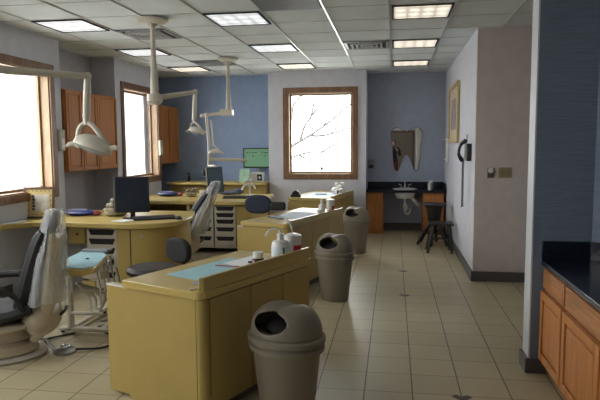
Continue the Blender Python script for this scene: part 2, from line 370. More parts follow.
# ------------------------------------------------------------------ navy counter at right with oak cabinets
ct = thing('navy_countertop', (0, 0, 0), 'long navy countertop with backsplash on the oak cabinets at right', 'countertop')
CZ = .80
MB().prism([(1.0, 1.6), (1.0, 4.125), (1.315, 4.125), (2.41, 3.03), (2.41, 1.6)], CZ-.035, CZ).build('worktop', NAVY, ct, bevel=.006)
MB().prism([(1.0, 4.105), (1.0, 4.125), (1.315, 4.125), (2.41, 3.03), (2.41, 3.0), (1.305, 4.105)], CZ, CZ+.13).build('backsplash', NAVY, ct, bevel=.004)
def panel_door(m, x, y0, y1, z0, z1, d=-1, st=.055):   # face at x, front toward -x: frame + raised panel
    m.box(x, x+.014, y0, y1, z0, z1)
    m.box(x-.016, x, y0, y0+st, z0, z1).box(x-.016, x, y1-st, y1, z0, z1).box(x-.016, x, y0+st, y1-st, z0, z0+st).box(x-.016, x, y0+st, y1-st, z1-st, z1)
    if y1-y0 > .15: m.box(x-.010, x, y0+st+.02, y1-st-.02, z0+st+.02, z1-st-.02)
    return m
def base_cab(y0, y1, label, x=1.03):
    t = thing('base_cabinet', (x, (y0+y1)/2, 0), label, 'cabinet', 'oak base cabinets under the navy countertop')
    h = (y1-y0)/2
    MB().box(.0, .27 if y1 > 3.7 else .5, -h, h, .1, CZ-.036).box(.07, .27, -h, h, 0, .1).build('body', OAK, t, bevel=.002)
    MB().box(-.018, 0, -h+.012, h-.012, .615, .745).box(-.022, -.018, -h+.03, h-.03, .633, .727).build('drawer_front', OAKY, t, bevel=.005)
    panel_door(MB(), -.018, -h+.012, h-.012, .115, .595).build('door', OAK, t, bevel=.005)
base_cab(3.605, 4.12, 'oak base cabinet in the corner against the navy partition wall')
base_cab(2.95, 3.60, 'oak base cabinet with wide door, nearest in view at right')
base_cab(2.3, 2.945, 'oak base cabinet just outside the right edge of the picture')

# ------------------------------------------------------------------ alcove sink counter
ac = thing('alcove_countertop', (.21, 10.88, 0), 'dark navy counter with backsplash and sink under the tooth mirror', 'countertop')
MB().box(-.675, -.2, -.56, .015, .74, .78).box(.2, .69, -.56, .015, .74, .78).box(-.2, .2, -.56, -.45, .74, .78).box(-.2, .2, -.11, .015, .74, .78).build('worktop', NAVY, ac)
MB().box(-.675, .69, -.02, .015, .78, .90).box(.67, .69, -.5, -.02, .78, .9).build('backsplash', NAVY, ac, bevel=.004)
def alcove_cab(x0, x1, label):
    t = thing('base_cabinet', ((x0+x1)/2, 10.40, 0), label, 'cabinet', 'oak cabinets either side of the alcove sink')
    h = (x1-x0)/2; k = MB(-PI/2) if False else MB()
    MB().box(-h, h, 0, .46, .0, .738).build('body', OAK, t, bevel=.002)
    MB().box(-h+.01, h-.01, -.018, 0, .57, .71).build('drawer_front', OAK, t, bevel=.005)
    m = MB(R(90)); panel_door(m, -.016, -h+.01, h-.01, .08, .55, st=.04); m.v = [(-x, y if True else y, z) for x, y, z in m.v]
    dd = MB(); dd.box(-h+.01, h-.01, -.014, 0, .08, .55)
    s_ = .04
    dd.box(-h+.01, -h+.01+s_, -.022, -.014, .08, .55).box(h-.01-s_, h-.01, -.022, -.014, .08, .55).box(-h+.05, h-.05, -.022, -.014, .08, .12).box(-h+.05, h-.05, -.022, -.014, .51, .55)
    dd.build('door', OAK, t, bevel=.004)
alcove_cab(-.465, -.17, 'oak base cabinet at the left end of the alcove counter')
alcove_cab(.52, .88, 'oak base cabinet at the right end of the alcove counter')
sk = thing('sink', (.21, 10.6, .78), 'small white sink with chrome faucet and bare drain pipe in the alcove', 'sink'); sk.scale = (.93, .93, 1)
MB().lathe([(.15, -.16), (.19, -.10), (.215, -.01), (.235, .012), (.22, .015), (.19, -.005), (.15, -.06), (.02, -.07)], 28, sx=1, sy=.85).build('basin', WHITE, sk)
fm = MB().box(-.1, .1, .13, .18, .012, .03).tube(smooth([(0, .155, .02), (0, .155, .12), (0, .12, .17), (0, .05, .165), (0, .03, .13)]), .013)
fm.tube([(-.07, .155, .03), (-.07, .155, .07), (-.12, .13, .085)], .012).tube([(.07, .155, .03), (.07, .155, .07), (.12, .13, .085)], .012)
fm.build('faucet', CHROME, sk)
MB().tube(smooth([(0, .02, -.15), (0, .02, -.3), (.01, .03, -.42), (.08, .08, -.45), (.12, .14, -.36), (.14, .25, -.33)]), .022).ball((.01, .02, -.32), .045, .045, .07).build('drain_pipe', WHITE, sk)
MB().tube(smooth([(.08, 0, -.12), (.15, -.03, -.17), (.21, -.02, -.23), (.26, .02, -.28)]), .035).build('support_arm', CREAM, sk)
t = thing('metal_cup', (.66, 10.62, .78), 'small metal canister on right end of alcove counter', 'cup')
MB().lathe([(.06, 0), (.062, .12), (.056, .12), (.05, .02)], 20).build('cup_body', STEEL, t)
MB().lathe([(.03, .1), (.035, .16), (.0, .165)], 12, c=(.01, 0, 0)).build('paper_cups', WHITE, t)
# tooth mirror
def tooth():
    half = [(0, .315), (.05, .345), (.12, .385), (.19, .395), (.255, .36), (.285, .29), (.283, .2), (.26, .1), (.25, 0), (.245, -.12), (.235, -.24), (.215, -.345), (.18, -.40), (.14, -.385), (.11, -.30), (.075, -.2), (.04, -.13), (0, -.10)]
    left = [(-x, z) for x, z in half[1:-1]][::-1]
    return half+left
pts = smooth([(x, z, 0) for x, z in tooth()+[tooth()[0]]], 3)[:-1]; pts = [(x, y) for x, y, z in pts]
tm = thing('tooth_mirror', (.235, 10.885, 1.495), 'large frameless tooth-shaped mirror on slate wall above alcove sink', 'mirror')
MX = Matrix.Rotation(R(90), 4, 'X')
MB().prism(pts, -.012, 0, MX).build('backing', DARKF, tm)
MB().prism([(x*.985, y*.985) for x, y in pts], .001, .006, MX).build('mirror_glass', MIRR, tm)
t = thing('soap_dispenser', (-.40, 10.85, 1.24), 'small dark soap dispenser on left side of alcove wall', 'dispenser')
MB().box(-.055, .055, -.05, .05, -.09, .08).build('housing', GREYP, t, bevel=.02)
MB().box(-.035, .035, -.062, -.048, -.085, -.03).build('push_bar', BLACK, t, bevel=.005)
t = thing('towel_dispenser', (.87, 10.3, 1.48), 'white paper towel dispenser on right wall of alcove', 'dispenser')
MB().box(-.0, .049, -.20, .20, -.2, .2).build('housing', WHITE, t, bevel=.01); MB().box(-.006, 0, -.15, .15, -.19, -.17).build('slot', BLACK, t)
MB().box(-.006, .0, -.17, .17, -.14, .17).build('front_plate', mat('mid_grey_plate', (.22, .22, .24), .4), t)
t = thing('framed_picture', (.905, 9.2, 2.04), 'tall gold-framed picture high on right side wall', 'picture')
fm = MB(); fm.box(-.025, .012, -.65, -.60, -.44, .44).box(-.025, .012, .60, .65, -.44, .44).box(-.025, .012, -.6, .6, -.44, -.38).box(-.025, .012, -.6, .6, .38, .44)
fm.build('frame', mat('gold_frame', (.50, .38, .16), .35), t, bevel=.004)
MB().box(-.006, .01, -.6, .6, -.38, .38).build('mat_board', mat('beige_print', (.60, .50, .34), .6), t)
MB().box(-.009, -.005, -.36, .36, -.24, .22).build('print', mat('violet_grey_print', (.33, .26, .28), .6, noise=.4, nscale=5), t)
# wall phone
t = thing('wall_phone', (.905, 7.38, 1.50), 'black wall phone with coiled cord hanging on right side wall', 'phone')
MB().box(-.045, .013, -.19, .04, -.12, .09).build('base', BLACK, t, bevel=.015)
MB().tube(smooth([(-.06, -.20, .12), (-.10, -.15, .09), (-.115, -.05, .02), (-.105, .06, -.05), (-.06, .12, -.12)]), [.028]*4+[.022]*4+[.017]*9+[.022]*4+[.028]*4, 10).build('handset', BLACK, t)
MB().tube([(-.02, 0, .1), (-.02, 0, .2)], .006).build('antenna', BLACK, t)
cp = [(-.06+.012*math.cos(a*.9), .02+.02*math.sin(a*.9), -.12-a*.0044) for a in range(130)]
MB().tube(cp, .0075, 5).build('coiled_cord', BLACK, t)
t = thing('round_dial_switch', (1.095, 6.9, 1.255), 'brown wall plate with white round dial on taupe wall', 'switch')
MB().box(-.036, .036, -.008, 0, -.055, .055).build('plate', mat('bronze_plate', (.12, .09, .06), .4), t, bevel=.003)
MB().lathe([(.03, 0), (.03, .025), (.024, .03)], 20, m=Matrix.Translation((0, -.008, .028)) @ Matrix.Rotation(R(90), 4, 'X')).build('dial', WHITE, t)
t = thing('switch_plate', (1.25, 6.9, 1.258), 'wide tan double wall switch plate on taupe wall', 'switch')
MB().box(-.07, .07, -.008, 0, -.06, .06).build('plate', mat('tan_plate', (.34, .29, .17), .4), t, bevel=.003)
for dx in (-.033, .033): MB().box(dx-.014, dx+.014, -.014, -.008, -.025, .025).build('toggle', mat('tan_toggle', (.28, .24, .14), .4), t, bevel=.003)
# dark stools near the alcove
st = thing('tall_black_stool', (.64, 9.3, 0), 'tall black stool with splayed legs below the alcove counter', 'stool')
MB().lathe([(.0, .665), (.17, .665), (.19, .68), (.185, .70), (.0, .705)], 24).build('seat', DARKM, st)
MB().lathe([(.04, .30), (.09, .36), (.12, .6), (.15, .66)], 12).build('column', DARKM, st)
st.scale = (1, 1, .95)
for k in range(6):
    a = 2*PI*k/6+.3; MB().tube(smooth([(0.02*math.cos(a), .02*math.sin(a), .42), (.15*math.cos(a), .15*math.sin(a), .24), (.27*math.cos(a), .27*math.sin(a), .02)]), [.024]*12+[.02], 8).build('leg', DARKM, st)
MB().tube([(.17*math.cos(t_*PI/12), .17*math.sin(t_*PI/12), .22) for t_ in range(25)], .012, 6).build('foot_ring', DARKM, st)
st = thing('low_black_stand', (.70, 8.72, 0), 'low black stand with flat top in front of the tall stool', 'stand')
MB().box(-.18, .17, -.17, .17, .415, .44).build('top', DARKM, st, bevel=.006)
for sx, sy in ((-1, -1), (1, -1), (1, 1), (-1, 1)):
    MB().tube([(sx*.11, sy*.10, .42), (sx*(.15 if sx > 0 else .2), sy*.17, .006)], [.024, .02], 8).build('leg', DARKM, st)
MB().tube([(-.16, -.14, .2), (.14, .14, .2)], .01, 6).tube([(-.16, .14, .2), (.14, -.14, .2)], .01, 6).build('cross_brace', DARKM, st)

# ------------------------------------------------------------------ side desks (rotated)
def side_desk(NR, deg, w, L, label, pan=.24, rail=.86):
    # local frame: origin at near-right corner on the floor, +y along the right face, -x to the left
    t = thing('treatment_desk', (NR[0], NR[1], 0), label, 'desk', 'yellow treatment desks along the aisle', rz=-R(deg))
    top = [(-w-.01, -.012)]+arc(-.055, .043, .055, -90, 0, 6)+[(0, L), (-w-.01, L)]
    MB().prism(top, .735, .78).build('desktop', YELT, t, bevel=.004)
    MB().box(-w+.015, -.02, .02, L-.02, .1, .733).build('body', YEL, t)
    MB().box(-w+.06, -.07, .07, L-.05, 0, .1).build('toe_kick', BASE, t)
    # facing panels with seams
    f = MB(); f.prism([(-w+.005, .02), (-w+.005, .006), (-.06, .006), (-.06, .02)], .03, .731); f.build('front_panel', YEL, t, bevel=.002)
    c = MB(); c.prism([(-.057, .02), (-.057, .006)]+arc(-.05, .05, .044, -90, 0, 6)+[(-.006, .058), (-.02, .058)], .03, .731); c.build('corner_panel', YEL, t, bevel=.002)
    ys = [.061, .061+(L-.08)*.36, .061+(L-.08)*.69, L-.012]
    for a, b_ in zip(ys, ys[1:]): MB().box(-.02, -.006, a+.006, b_, .085, .729).build('side_panel', YEL, t, bevel=.002)
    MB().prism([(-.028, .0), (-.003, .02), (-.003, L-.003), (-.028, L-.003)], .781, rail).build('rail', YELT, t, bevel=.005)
    MB().box(-w-pan, -w+.004, .06, .09, .02, .705).box(-w-pan, -w-pan+.02, .09, .42, .02, .705).build('side_wing', YEL, t, bevel=.004)
    MB().box(-w-pan-.004, -w-.012, .055, .11, .706, .716).build('wing_cap', CREAM, t, bevel=.003)
    return t
D1 = side_desk((-1.03, 3.02), 23.2, .625, 1.15, 'yellow laminate desk in the foreground behind the nearest bin')
D2 = side_desk((-1.05, 5.83), 18, .57, 1.45, 'yellow laminate desk in the middle, second along the aisle', pan=.10, rail=.805)
D3 = side_desk((-.90, 8.72), 10, .70, 1.36, 'yellow laminate desk farthest back below the window', pan=.04, rail=.81)
def dl(D, x, y, z=.78):  # local desk point -> world
    a = D.rotation_euler.z; return (D.location.x+x*math.cos(a)-y*math.sin(a), D.location.y+x*math.sin(a)+y*math.cos(a), z)

# bins
def make_bin():
    t = thing('waste_bin', (-.60, 3.22, 0), 'large taupe swing-top waste bin beside the foreground desk', 'bin', 'taupe swing-top bins')
    MB().lathe([(.135, 0), (.145, .01), (.19, .43), (.195, .44)], 36, sx=1, sy=.85).build('body', TAN, t)
    MB().lathe([(.190, .425), (.210, .43), (.213, .455), (.199, .462), (.201, .474), (.217, .482), (.218, .505), (.206, .514), (.195, .518)], 36, sx=1, sy=.85).build('rim', TAN, t)
    # dome with scooped openings front and back (a saddle-like hood)
    n = 96; L = 36; vs = []; fs = []
    for j in range(L+1):
        for i in range(n):
            a = 2*PI*i/n; f = j/L; th = f*PI/2
            c_ = math.cos(th)**.82
            x = .2*c_*math.cos(a); y = .17*c_*math.sin(a); z = .515+.178*math.sin(th)**.85
            z -= .028*math.exp(-(x/.055)**2)*math.sin(th)**3
            vs.append((x, y, z))
    for j in range(L):
        for i in range(n): fs.append((j*n+i, j*n+(i+1) % n, (j+1)*n+(i+1) % n, (j+1)*n+i))
    d = MB().add(vs, fs)
    cz_, rx_, rz_ = .604, .108, .056
    q_ = lambda x, z: math.hypot(x/rx_, (z-cz_)/rz_)
    keep = [f for f in d.f if not (q_(sum(d.v[i][0] for i in f)/4, sum(d.v[i][2] for i in f)/4) < 1)]
    gone = [f for f in d.f if f not in set(keep)]
    edge = set(i for f in gone for i in f) & set(i for f in keep for i in f)
    for i in edge:
        x, y, z = d.v[i]; r_ = q_(x, z); x2 = x/r_; z2 = cz_+(z-cz_)/r_
        d.v[i] = (x2, y, z2)
    d.f = keep
    h = d.build('swing_hood', TAN, t); h.modifiers.new('solid', 'SOLIDIFY').thickness = .007
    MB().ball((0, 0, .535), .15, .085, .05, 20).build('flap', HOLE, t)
    return t
b1 = make_bin(); b1.rotation_euler.z = R(-30); b1.scale = (1.1, 1.1, 1)
b2 = copy_tree(b1); b2.scale = (1, 1, 1); b2.location = (-.585, 5.88, 0); b2.rotation_euler.z = R(-24); b2['label'] = 'taupe swing-top waste bin beside the middle desk'
b3 = copy_tree(b1); b3.scale = (1, 1, 1); b3.location = (-.53, 8.5, 0); b3.rotation_euler.z = R(-24); b3['label'] = 'taupe swing-top waste bin farthest back, before the alcove'

# items on desk 1
def sheet(name, D, pts, m, label, cat, z=.7815, th=.0015, group=None):
    P = [dl(D, x, y) for x, y in pts]; o = MB().prism([(p[0], p[1]) for p in P], z, z+th).build(name, m); return tag(o, label, cat, group)
sheet('tray_paper', D1, [(-.50, .22), (-.08, .20), (-.08, .82), (-.50, .86)], BLUEP, 'pale blue paper sheet laid on the foreground desk', 'paper')
sheet('white_paper', D1, [(-.42, .68), (-.14, .60), (-.12, .93), (-.40, .98)], PAPER, 'white paper at the far end of the foreground desk', 'paper', z=.7835)
sheet('blue_printed_paper', D1, [(-.20, .12), (-.055, .14), (-.055, .42), (-.20, .40)], mat('printed_blue_paper', (.36, .45, .62), .8, noise=.3, nscale=40), 'bluish printed paper strip near rail of the foreground desk', 'paper', z=.7835)
p = dl(D1, -.07, .0, .783)
t = thing('pen', dl(D1, -.075, .045, .7865), 'white pen at the near corner of the foreground desk', 'pen', rz=R(35))
MB().tube([(-.05, 0, 0), (.05, 0, 0)], .005, 8).build('barrel', WHITE, t); MB().tube([(.05, 0, 0), (.065, 0, 0)], [.0045, .001], 8).build('tip', BLACK, t)
t = thing('red_pencil', dl(D1, -.3, .60, .7905), 'thin red pencil lying across papers beside the brown bottle', 'pencil', rz=R(-8))
MB().tube([(-.1, 0, 0), (.09, 0, 0)], .004, 6).build('barrel', mat('red_pencil_paint', (.4, .06, .07), .4), t); MB().tube([(.09, 0, 0), (.105, 0, 0)], [.004, .001], 6).build('point', BROWN, t)
t = thing('brown_bottle', dl(D1, -.12, .68, .7805), 'squat brown bottle with white cap on the foreground desk', 'bottle')
t.scale = (1.25, 1.25, 1.15)
MB().lathe([(.03, 0), (.036, .005), (.036, .045), (.03, .058), (.02, .064)], 20).build('bottle_body', BROWN, t)
MB().lathe([(.026, .06), (.028, .062), (.028, .092), (.024, .095)], 20).build('cap', WHITE, t)
t = thing('pump_bottle', dl(D1, -.105, .92, .7805), 'white pump bottle with curved spout on the foreground desk', 'bottle')
t.scale = (1.3, 1.3, 1.25)
MB().lathe([(.04, 0), (.046, .006), (.047, .10), (.04, .118), (.018, .127), (.017, .145)], 24).build('bottle_body', WHITE, t)
MB().lathe([(.048, .03), (.0485, .031), (.0485, .09), (.048, .091)], 24).build('label_band', mat('pale_label', (.6, .68, .72), .5), t)
MB().box(.02, .032, -.044, -.0425, .03, .09).build('label_stripe', mat('dark_green_print', (.04, .1, .1), .5), t)
MB().lathe([(.018, .145), (.018, .16), (.008, .162), (.008, .175)], 12).tube(smooth([(0, 0, .175), (-.02, 0, .185), (-.05, -.01, .182), (-.07, -.015, .16), (-.074, -.016, .148)]), .0055, 8).build('pump_head', WHITE, t)
t = thing('wipes_canister', dl(D1, -.098, 1.065, .7805), 'white wipes canister with red label and wipe sticking out', 'canister')
t.scale = (1.12, 1.12, 1.1)
MB().lathe([(.05, 0), (.053, .006), (.053, .13), (.055, .132), (.055, .155), (.03, .165)], 28).build('tub', WHITE, t)
m_ = MB(); 
vs = []; 
for i in range(9):
    a = R(-75+i*9); vs += [(.0545*math.cos(a), .0545*math.sin(a), .015), (.0545*math.cos(a), .0545*math.sin(a), .095)]
m_.add(vs, [(2*i, 2*i+2, 2*i+3, 2*i+1) for i in range(8)]).build('red_label', RED, t)
MB().tube(smooth([(0, 0, .16), (-.005, 0, .2), (-.02, 0, .235), (-.05, .01, .262)]), [.012]*6+[.022]*6+[.03]*6+[.01], 6, flat=.3).build('wipe', PAPER, t)
t = thing('dark_marker', dl(D1, -.22, .80, .79), 'dark marker pen lying behind the brown bottle', 'pen', rz=R(10))
MB().tube([(-.06, 0, 0), (.06, 0, 0)], .008, 8).build('barrel', mat('dark_blue_plastic', (.03, .04, .1), .4), t); MB().tube([(.06, 0, 0), (.08, 0, 0)], .009, 8).build('cap', WHITE, t)
# items on desk 2
sheet('tray_paper', D2, [(-.46, .42), (-.10, .38), (-.09, 1.0), (-.46, 1.05)], mat('pale_white_blue', (.62, .70, .78), .8), 'pale paper sheet laid on the middle desk', 'paper')
sheet('tray_edge_magazine', D2, [(-.50, .42), (-.26, .27), (-.20, .35), (-.44, .55)], mat('slate_cover', (.12, .15, .2), .4), 'slate-coloured booklet at the near edge of the middle desk sheet', 'booklet', z=.784, th=.008)
t = thing('wipes_canister', dl(D2, -.08, 1.22, .7805), 'white canister with red label at far end of the middle desk', 'canister')
MB().lathe([(.045, 0), (.048, .006), (.048, .12), (.05, .125), (.05, .145), (.02, .15)], 24).build('tub', WHITE, t)
vs = []
for i in range(9):
    a = R(-65+i*9); vs += [(.0495*math.cos(a), .0495*math.sin(a), .01), (.0495*math.cos(a), .0495*math.sin(a), .07)]
MB().add(vs, [(2*i, 2*i+2, 2*i+3, 2*i+1) for i in range(8)]).build('red_label', RED, t)
t = thing('pump_bottle', dl(D2, -.12, 1.06, .7805), 'small white bottle beside canister on the middle desk', 'bottle')
MB().lathe([(.035, 0), (.04, .005), (.04, .09), (.015, .11), (.015, .125)], 20).build('bottle_body', WHITE, t)
MB().lathe([(.016, .125), (.018, .15), (.006, .17)], 12).build('cap', WHITE, t)
t = thing('small_cup', dl(D2, -.09, .92, .7805), 'small clear plastic cup near the middle desk rail', 'cup')
MB().lathe([(.022, 0), (.03, .05), (.028, .05), (.02, .004)], 16).build('cup_body', WHITE, t)
# items on desk 3
sheet('tray_paper', D3, [(-.60, .35), (-.12, .3), (-.12, .95), (-.60, 1.0)], mat('pale_white_blue_sheet', (.60, .72, .80), .8), 'pale paper sheet laid on the farthest desk', 'paper')
t = thing('dark_marker', dl(D3, -.35, .55, .7915), 'dark blue pen lying on the farthest desk sheet', 'pen'); MB().tube([(-.09, 0, 0), (.07, .02, 0)], .008, 8).build('barrel', BLUEV, t); MB().tube([(.07, .02, 0), (.09, .023, 0)], .009, 8).build('cap', BLACK, t)
t = thing('tape_dispenser', dl(D3, -.62, .10, .7805), 'small black rounded dispenser at left end of the farthest desk', 'dispenser')
MB().prism(arc(0, .04, .06, 0, 180, 10), -.03, .03, MX).build('wheel', BLACK, t, bevel=.01); MB().box(-.08, .08, -.03, .03, 0, .04).build('base', BLACK, t, bevel=.01)
t = thing('model_teeth', dl(D3, -.12, .75, .7805), 'white and black plastic device on the farthest desk', 'device')
MB().lathe([(.05, 0), (.05, .05), (.03, .08)], 16).ball((.06, .06, .05), .05, .05, .045).build('device_body', WHITE, t); MB().box(-.012, .012, -.06, -.045, .01, .06).build('dark_stripe', BLACK, t)
t = thing('white_glove_pile', dl(D3, -.20, 1.05, .785), 'crumpled white gloves heaped at far end of the farthest desk', 'gloves')
q = MB()
for k in range(7): q.ball((random.uniform(-.06, .06), random.uniform(-.14, .14), .04+random.uniform(0, .04)), .05, .07, .045, 10)
q.build('crumpled_glove', WHITE, t); MB().tube(smooth([(0, .1, .09), (.03, .14, .14), (.08, .1, .15), (.09, .08, .12)]), .014, 6).tube(smooth([(-.02, -.05, .08), (-.03, -.1, .15), (.02, -.13, .16)]), .012, 6).build('glove_fingers', WHITE, t)

# ------------------------------------------------------------------ left peninsulas
def peninsula(dy, label, front, right=-2.2):
    t = thing('peninsula_counter', (-3.1, 6.3+dy, 0), label, 'counter', 'yellow peninsula counters below the left windows')
    ox, oy = -3.1, 6.3
    pts = [(-4.045, 5.25), (-4.0, 5.32), (-3.93, 5.52), (-3.80, 5.66), (-3.5, 5.70), (-2.9, 5.65), (-2.70, 5.63), (-2.54, 5.66), (-2.37, 5.77), (-2.28, 5.90), (-2.25, 6.10), (-2.27, 6.36), (-2.32, 6.6), (-2.42, 6.88), (-4.40, 6.88), (-4.40, 6.725), (-4.045, 6.725)]
    if dy: pts = [(-4.045, 5.44), (-2.4, 5.33), (-2.2, 5.33), (-2.03, 5.40), (-1.95, 5.6), (-1.95, 6.7), (-4.045, 6.7)]
    loc = [(x-ox, y-oy) for x, y in pts]
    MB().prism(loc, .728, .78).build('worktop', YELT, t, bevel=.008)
    return t, ox, oy
t, ox, oy = peninsula(0, 'long yellow counter with monitor, from near left window to rounded end', 0)
# body pieces under counter 1 (local to t)
def lb(m, x0, x1, y0, y1, z0, z1): return m.box(x0-ox, x1-ox, y0-oy, y1-oy, z0, z1)
lb(MB(), -2.86, -2.45, 6.0, 6.8, .1, .718).build('rear_body', YEL, t)
# curved cabinet front
cf = [(-2.88, 5.72), (-2.70, 5.70), (-2.565, 5.72), (-2.43, 5.82), (-2.35, 5.96), (-2.32, 6.13), (-2.34, 6.36), (-2.38, 6.6), (-2.46, 6.8), (-2.88, 6.8)]
MB().prism([(x-ox, y-oy) for x, y in cf], .09, .718).build('curved_cabinet', YEL, t, bevel=.003)
MB().prism([(x-ox, (y+.04)-oy) for x, y in [(-2.86, 5.72), (-2.7, 5.72), (-2.42, 5.9), (-2.4, 6.2), (-2.5, 6.75), (-2.86, 6.75)]], 0, .09).build('toe_kick', BASE, t)
lb(MB(), -2.722, -2.715, 5.696, 5.712, .1, .715).build('door_seam', GROOVE, t)
hb = MB(); hb.tube([(-2.61-ox, 5.706-oy, .64), (-2.58-ox, 5.713-oy, .64)], .009, 8); hb.build('door_pull', STEEL, t)
# drawer stack
ds = thing('drawer_cabinet', (-3.065, 5.75, 0), 'white drawer cabinet under the near counter beside the curved yellow door', 'cabinet', 'white dental drawer cabinets')
def drawers(ds, w, d, z0, z1):
    MB().box(-w/2, w/2, .022, d, z0-.03, z1).build('body', CREAM, ds)
    hs = [.16, .16, .19, .23, .26]; tot = sum(hs); z = z1
    for h in hs:
        h *= (z1-z0)/tot; z -= h
        f = MB().box(-w/2+.004, w/2-.004, 0, .021, z+.003, z+h-.003).build('drawer', mat('off_white_drawer', (.56, .515, .42), .4), ds, bevel=.003)
        MB().prism([(-w/2+.05, z+h-.072), (w/2-.05, z+h-.072), (w/2-.025, z+h-.012), (-w/2+.025, z+h-.012)], 0, .004, Matrix(((1, 0, 0, 0), (0, 0, -1, 0), (0, 1, 0, 0), (0, 0, 0, 1)))).build('pull_recess_shade', HOLE, f)  # flat dark plate, shade of the hollow pull put in as colour
drawers(ds, .35, .36, .09, .715)
# small hanging door at left
sd = thing('wall_cupboard', (-3.38, 5.80, .53), 'small yellow cupboard with knob hung under the near counter', 'cupboard')
MB().box(-.095, .095, 0, .33, 0, .188).build('body', YEL, sd, bevel=.006); MB().lathe([(.011, 0), (.013, .012), (.008, .02)], 12, m=Matrix.Translation((.01, 0, .11)) @ Matrix.Rotation(R(90), 4, 'X')).build('knob', BROWN, sd)
# knee-space back wall
kp = tag(MB().box(-4.045, -3.50, 6.1, 6.14, 0, .718).build('knee_panel', GRY), 'grey panel closing the knee space under near counter', 'panel')
# second peninsula
t2, ox2, oy2 = peninsula(2.72, 'farther yellow counter with two drawer stacks behind the wrapped chair', 0, right=-1.92)
def lb2(m, x0, x1, y0, y1, z0, z1): return m.box(x0+3.1, x1+3.1, y0-9.02, y1-9.02, z0, z1)
lb2(MB(), -4.0, -3.8, 8.3, 9.3, 0, .718).build('end_body', YEL, t2)
lb2(MB(), -2.235, -2.02, 8.14, 9.3, .0, .718).build('right_body', YEL, t2, bevel=.004)
lb2(MB(), -3.8, -2.235, 8.9, 9.3, .0, .718).build('rear_body', YEL, t2)
lb2(MB(), -2.98, -2.93, 8.11, 8.9, .0, .718).build('divider_panel', YEL, t2, bevel=.003)
for x, l in ((-2.745, 'left-hand white drawer cabinet of the pair under the farther counter'), (-2.405, 'right-hand white drawer cabinet of the pair under the farther counter')):
    d = thing('drawer_cabinet', (x, 8.13, 0), l, 'cabinet', 'white dental drawer cabinets'); drawers(d, .325, .5, .12, .715)

# back counter in the blue corner
bc = thing('back_counter', (-3.2, 10.69, 0), 'yellow counter along the blue back wall', 'counter')
MB().box(-.84, .98, -.7, 0, .885, .925).build('worktop', YELT, bc, bevel=.006)
MB().box(-.80, .98, -.6, 0, 0, .883).build('body', YEL, bc, bevel=.003)

# upper cabinets
def upper(y0, y1, label, n, grp):
    t = thing('wall_cabinet', (-4.06, (y0+y1)/2, 1.26), label, 'cabinet', grp)
    h = (y1-y0)/2
    MB().box(-.35, 0, -h, h, 0, 1.04).build('body', OAK, t, bevel=.003)
    w = 2*h/n
    for k in range(n):
        m = MB(PI); panel_door(m, -.016, -(-h+(k+1)*w)+.006, -(-h+k*w)-.006, .012, 1.028, st=.045)
        m.build('door', OAK, t, bevel=.004)
G = 'oak wall cabinets between the windows'
upper(6.79, 7.17, 'oak wall cabinet door nearest the first window', 1, G)
upper(7.175, 7.575, 'oak wall cabinet, middle one of three between the windows', 1, G)
upper(7.58, 8.15, 'oak wall cabinet farthest from first window, widest of three', 1, G)
upper(9.80, 10.66, 'oak wall cabinet beyond the second window near blue wall', 2, G)

# white intercom boxes on the window piers
def intercom(y, z, label):
    t = thing('wall_file_holder', (-4.045, y, z), label, 'holder', 'white holders beside the windows')
    MB().box(-.003, .045, -.05, .05, -.13, .13).build('box', mat('cream_box', (.5, .5, .42), .5), t, bevel=.01); MB().box(.045, .052, -.03, .03, -.10, .02).build('front_pocket', WHITE, t, bevel=.004)
intercom(6.645, 1.66, 'cream holder on wall between first window and cabinets'); intercom(9.745, 1.55, 'cream holder on wall just past the second window')

# ------------------------------------------------------------------ things on peninsula 1
fp = thing('framed_picture', (-3.93, 5.98, .782), 'square brown-framed gold picture with blue lettering, standing on near counter', 'picture', rz=R(14)); fp.scale = (1, 1, 1.06)
TL = Matrix.Rotation(R(-5), 4, 'X')
m = MB(); m.box(-.167, -.142, -.014, .01, 0, .332, TL).box(.142, .167, -.014, .01, 0, .332, TL).box(-.142, .142, -.014, .01, 0, .02, TL).box(-.142, .142, -.014, .01, .307, .332, TL)
m.build('frame', WALN, fp, bevel=.003); MB().box(-.142, .142, -.002, .008, .018, .307, TL).build('gold_mat', GOLD, fp)
MB().box(-.04, .115, -.005, -.002, .07, .255, TL).build('print', mat('grey_print', (.5, .48, .42), .5, noise=.3, nscale=9), fp)
m = MB()
for k in range(5): m.box(-.075, -.05+.006*(k % 2), -.005, -.0025, .085+k*.034, .11+k*.034, TL)
m.build('blue_lettering', BLUEV, fp)
bmk = lambda x0, x1, z0, z1: MB().box(x0, x1, -.005, -.0025, z0, z1, TL).build('border_mark', WALN, fp)
for k in range(6):
    u = -.115+.046*k
    for z_ in (.035, .285): bmk(u-.008, u+.008, z_, z_+.008)
for k in range(4):
    for x_ in (-.12, .125): bmk(x_-.004, x_+.004, .08+.05*k, .096+.05*k)
MB().box(-.02, .02, .004, .12, 0, .006).build('easel_foot', WALN, fp)
tag(MB().prism([(-4.03, 5.42), (-3.98, 5.45), (-3.90, 5.70), (-4.0, 5.84), (-4.03, 5.84)], .7815, .784).build('white_paper', PAPER), 'white paper on near counter left of framed picture', 'paper')
def packet(x, y, z, label):
    t = thing('blue_packet', (x, y, z), label, 'packet', 'blue packets on the left counters')
    MB().ball((0, 0, .035), .19, .11, .036, 16).build('pouch', BLUEB, t); MB().ball((.2, .01, .03), .05, .06, .028, 10).build('pouch_end', mat('red_stripe_pouch', (.25, .04, .05), .5), t)
    MB().box(-.12, .1, -.06, .03, .06, .075).build('folded_card', mat('slate_card', (.18, .2, .3), .6), t, bevel=.004)
packet(-3.60, 6.28, .782, 'crumpled blue packet on near counter behind the framed picture')
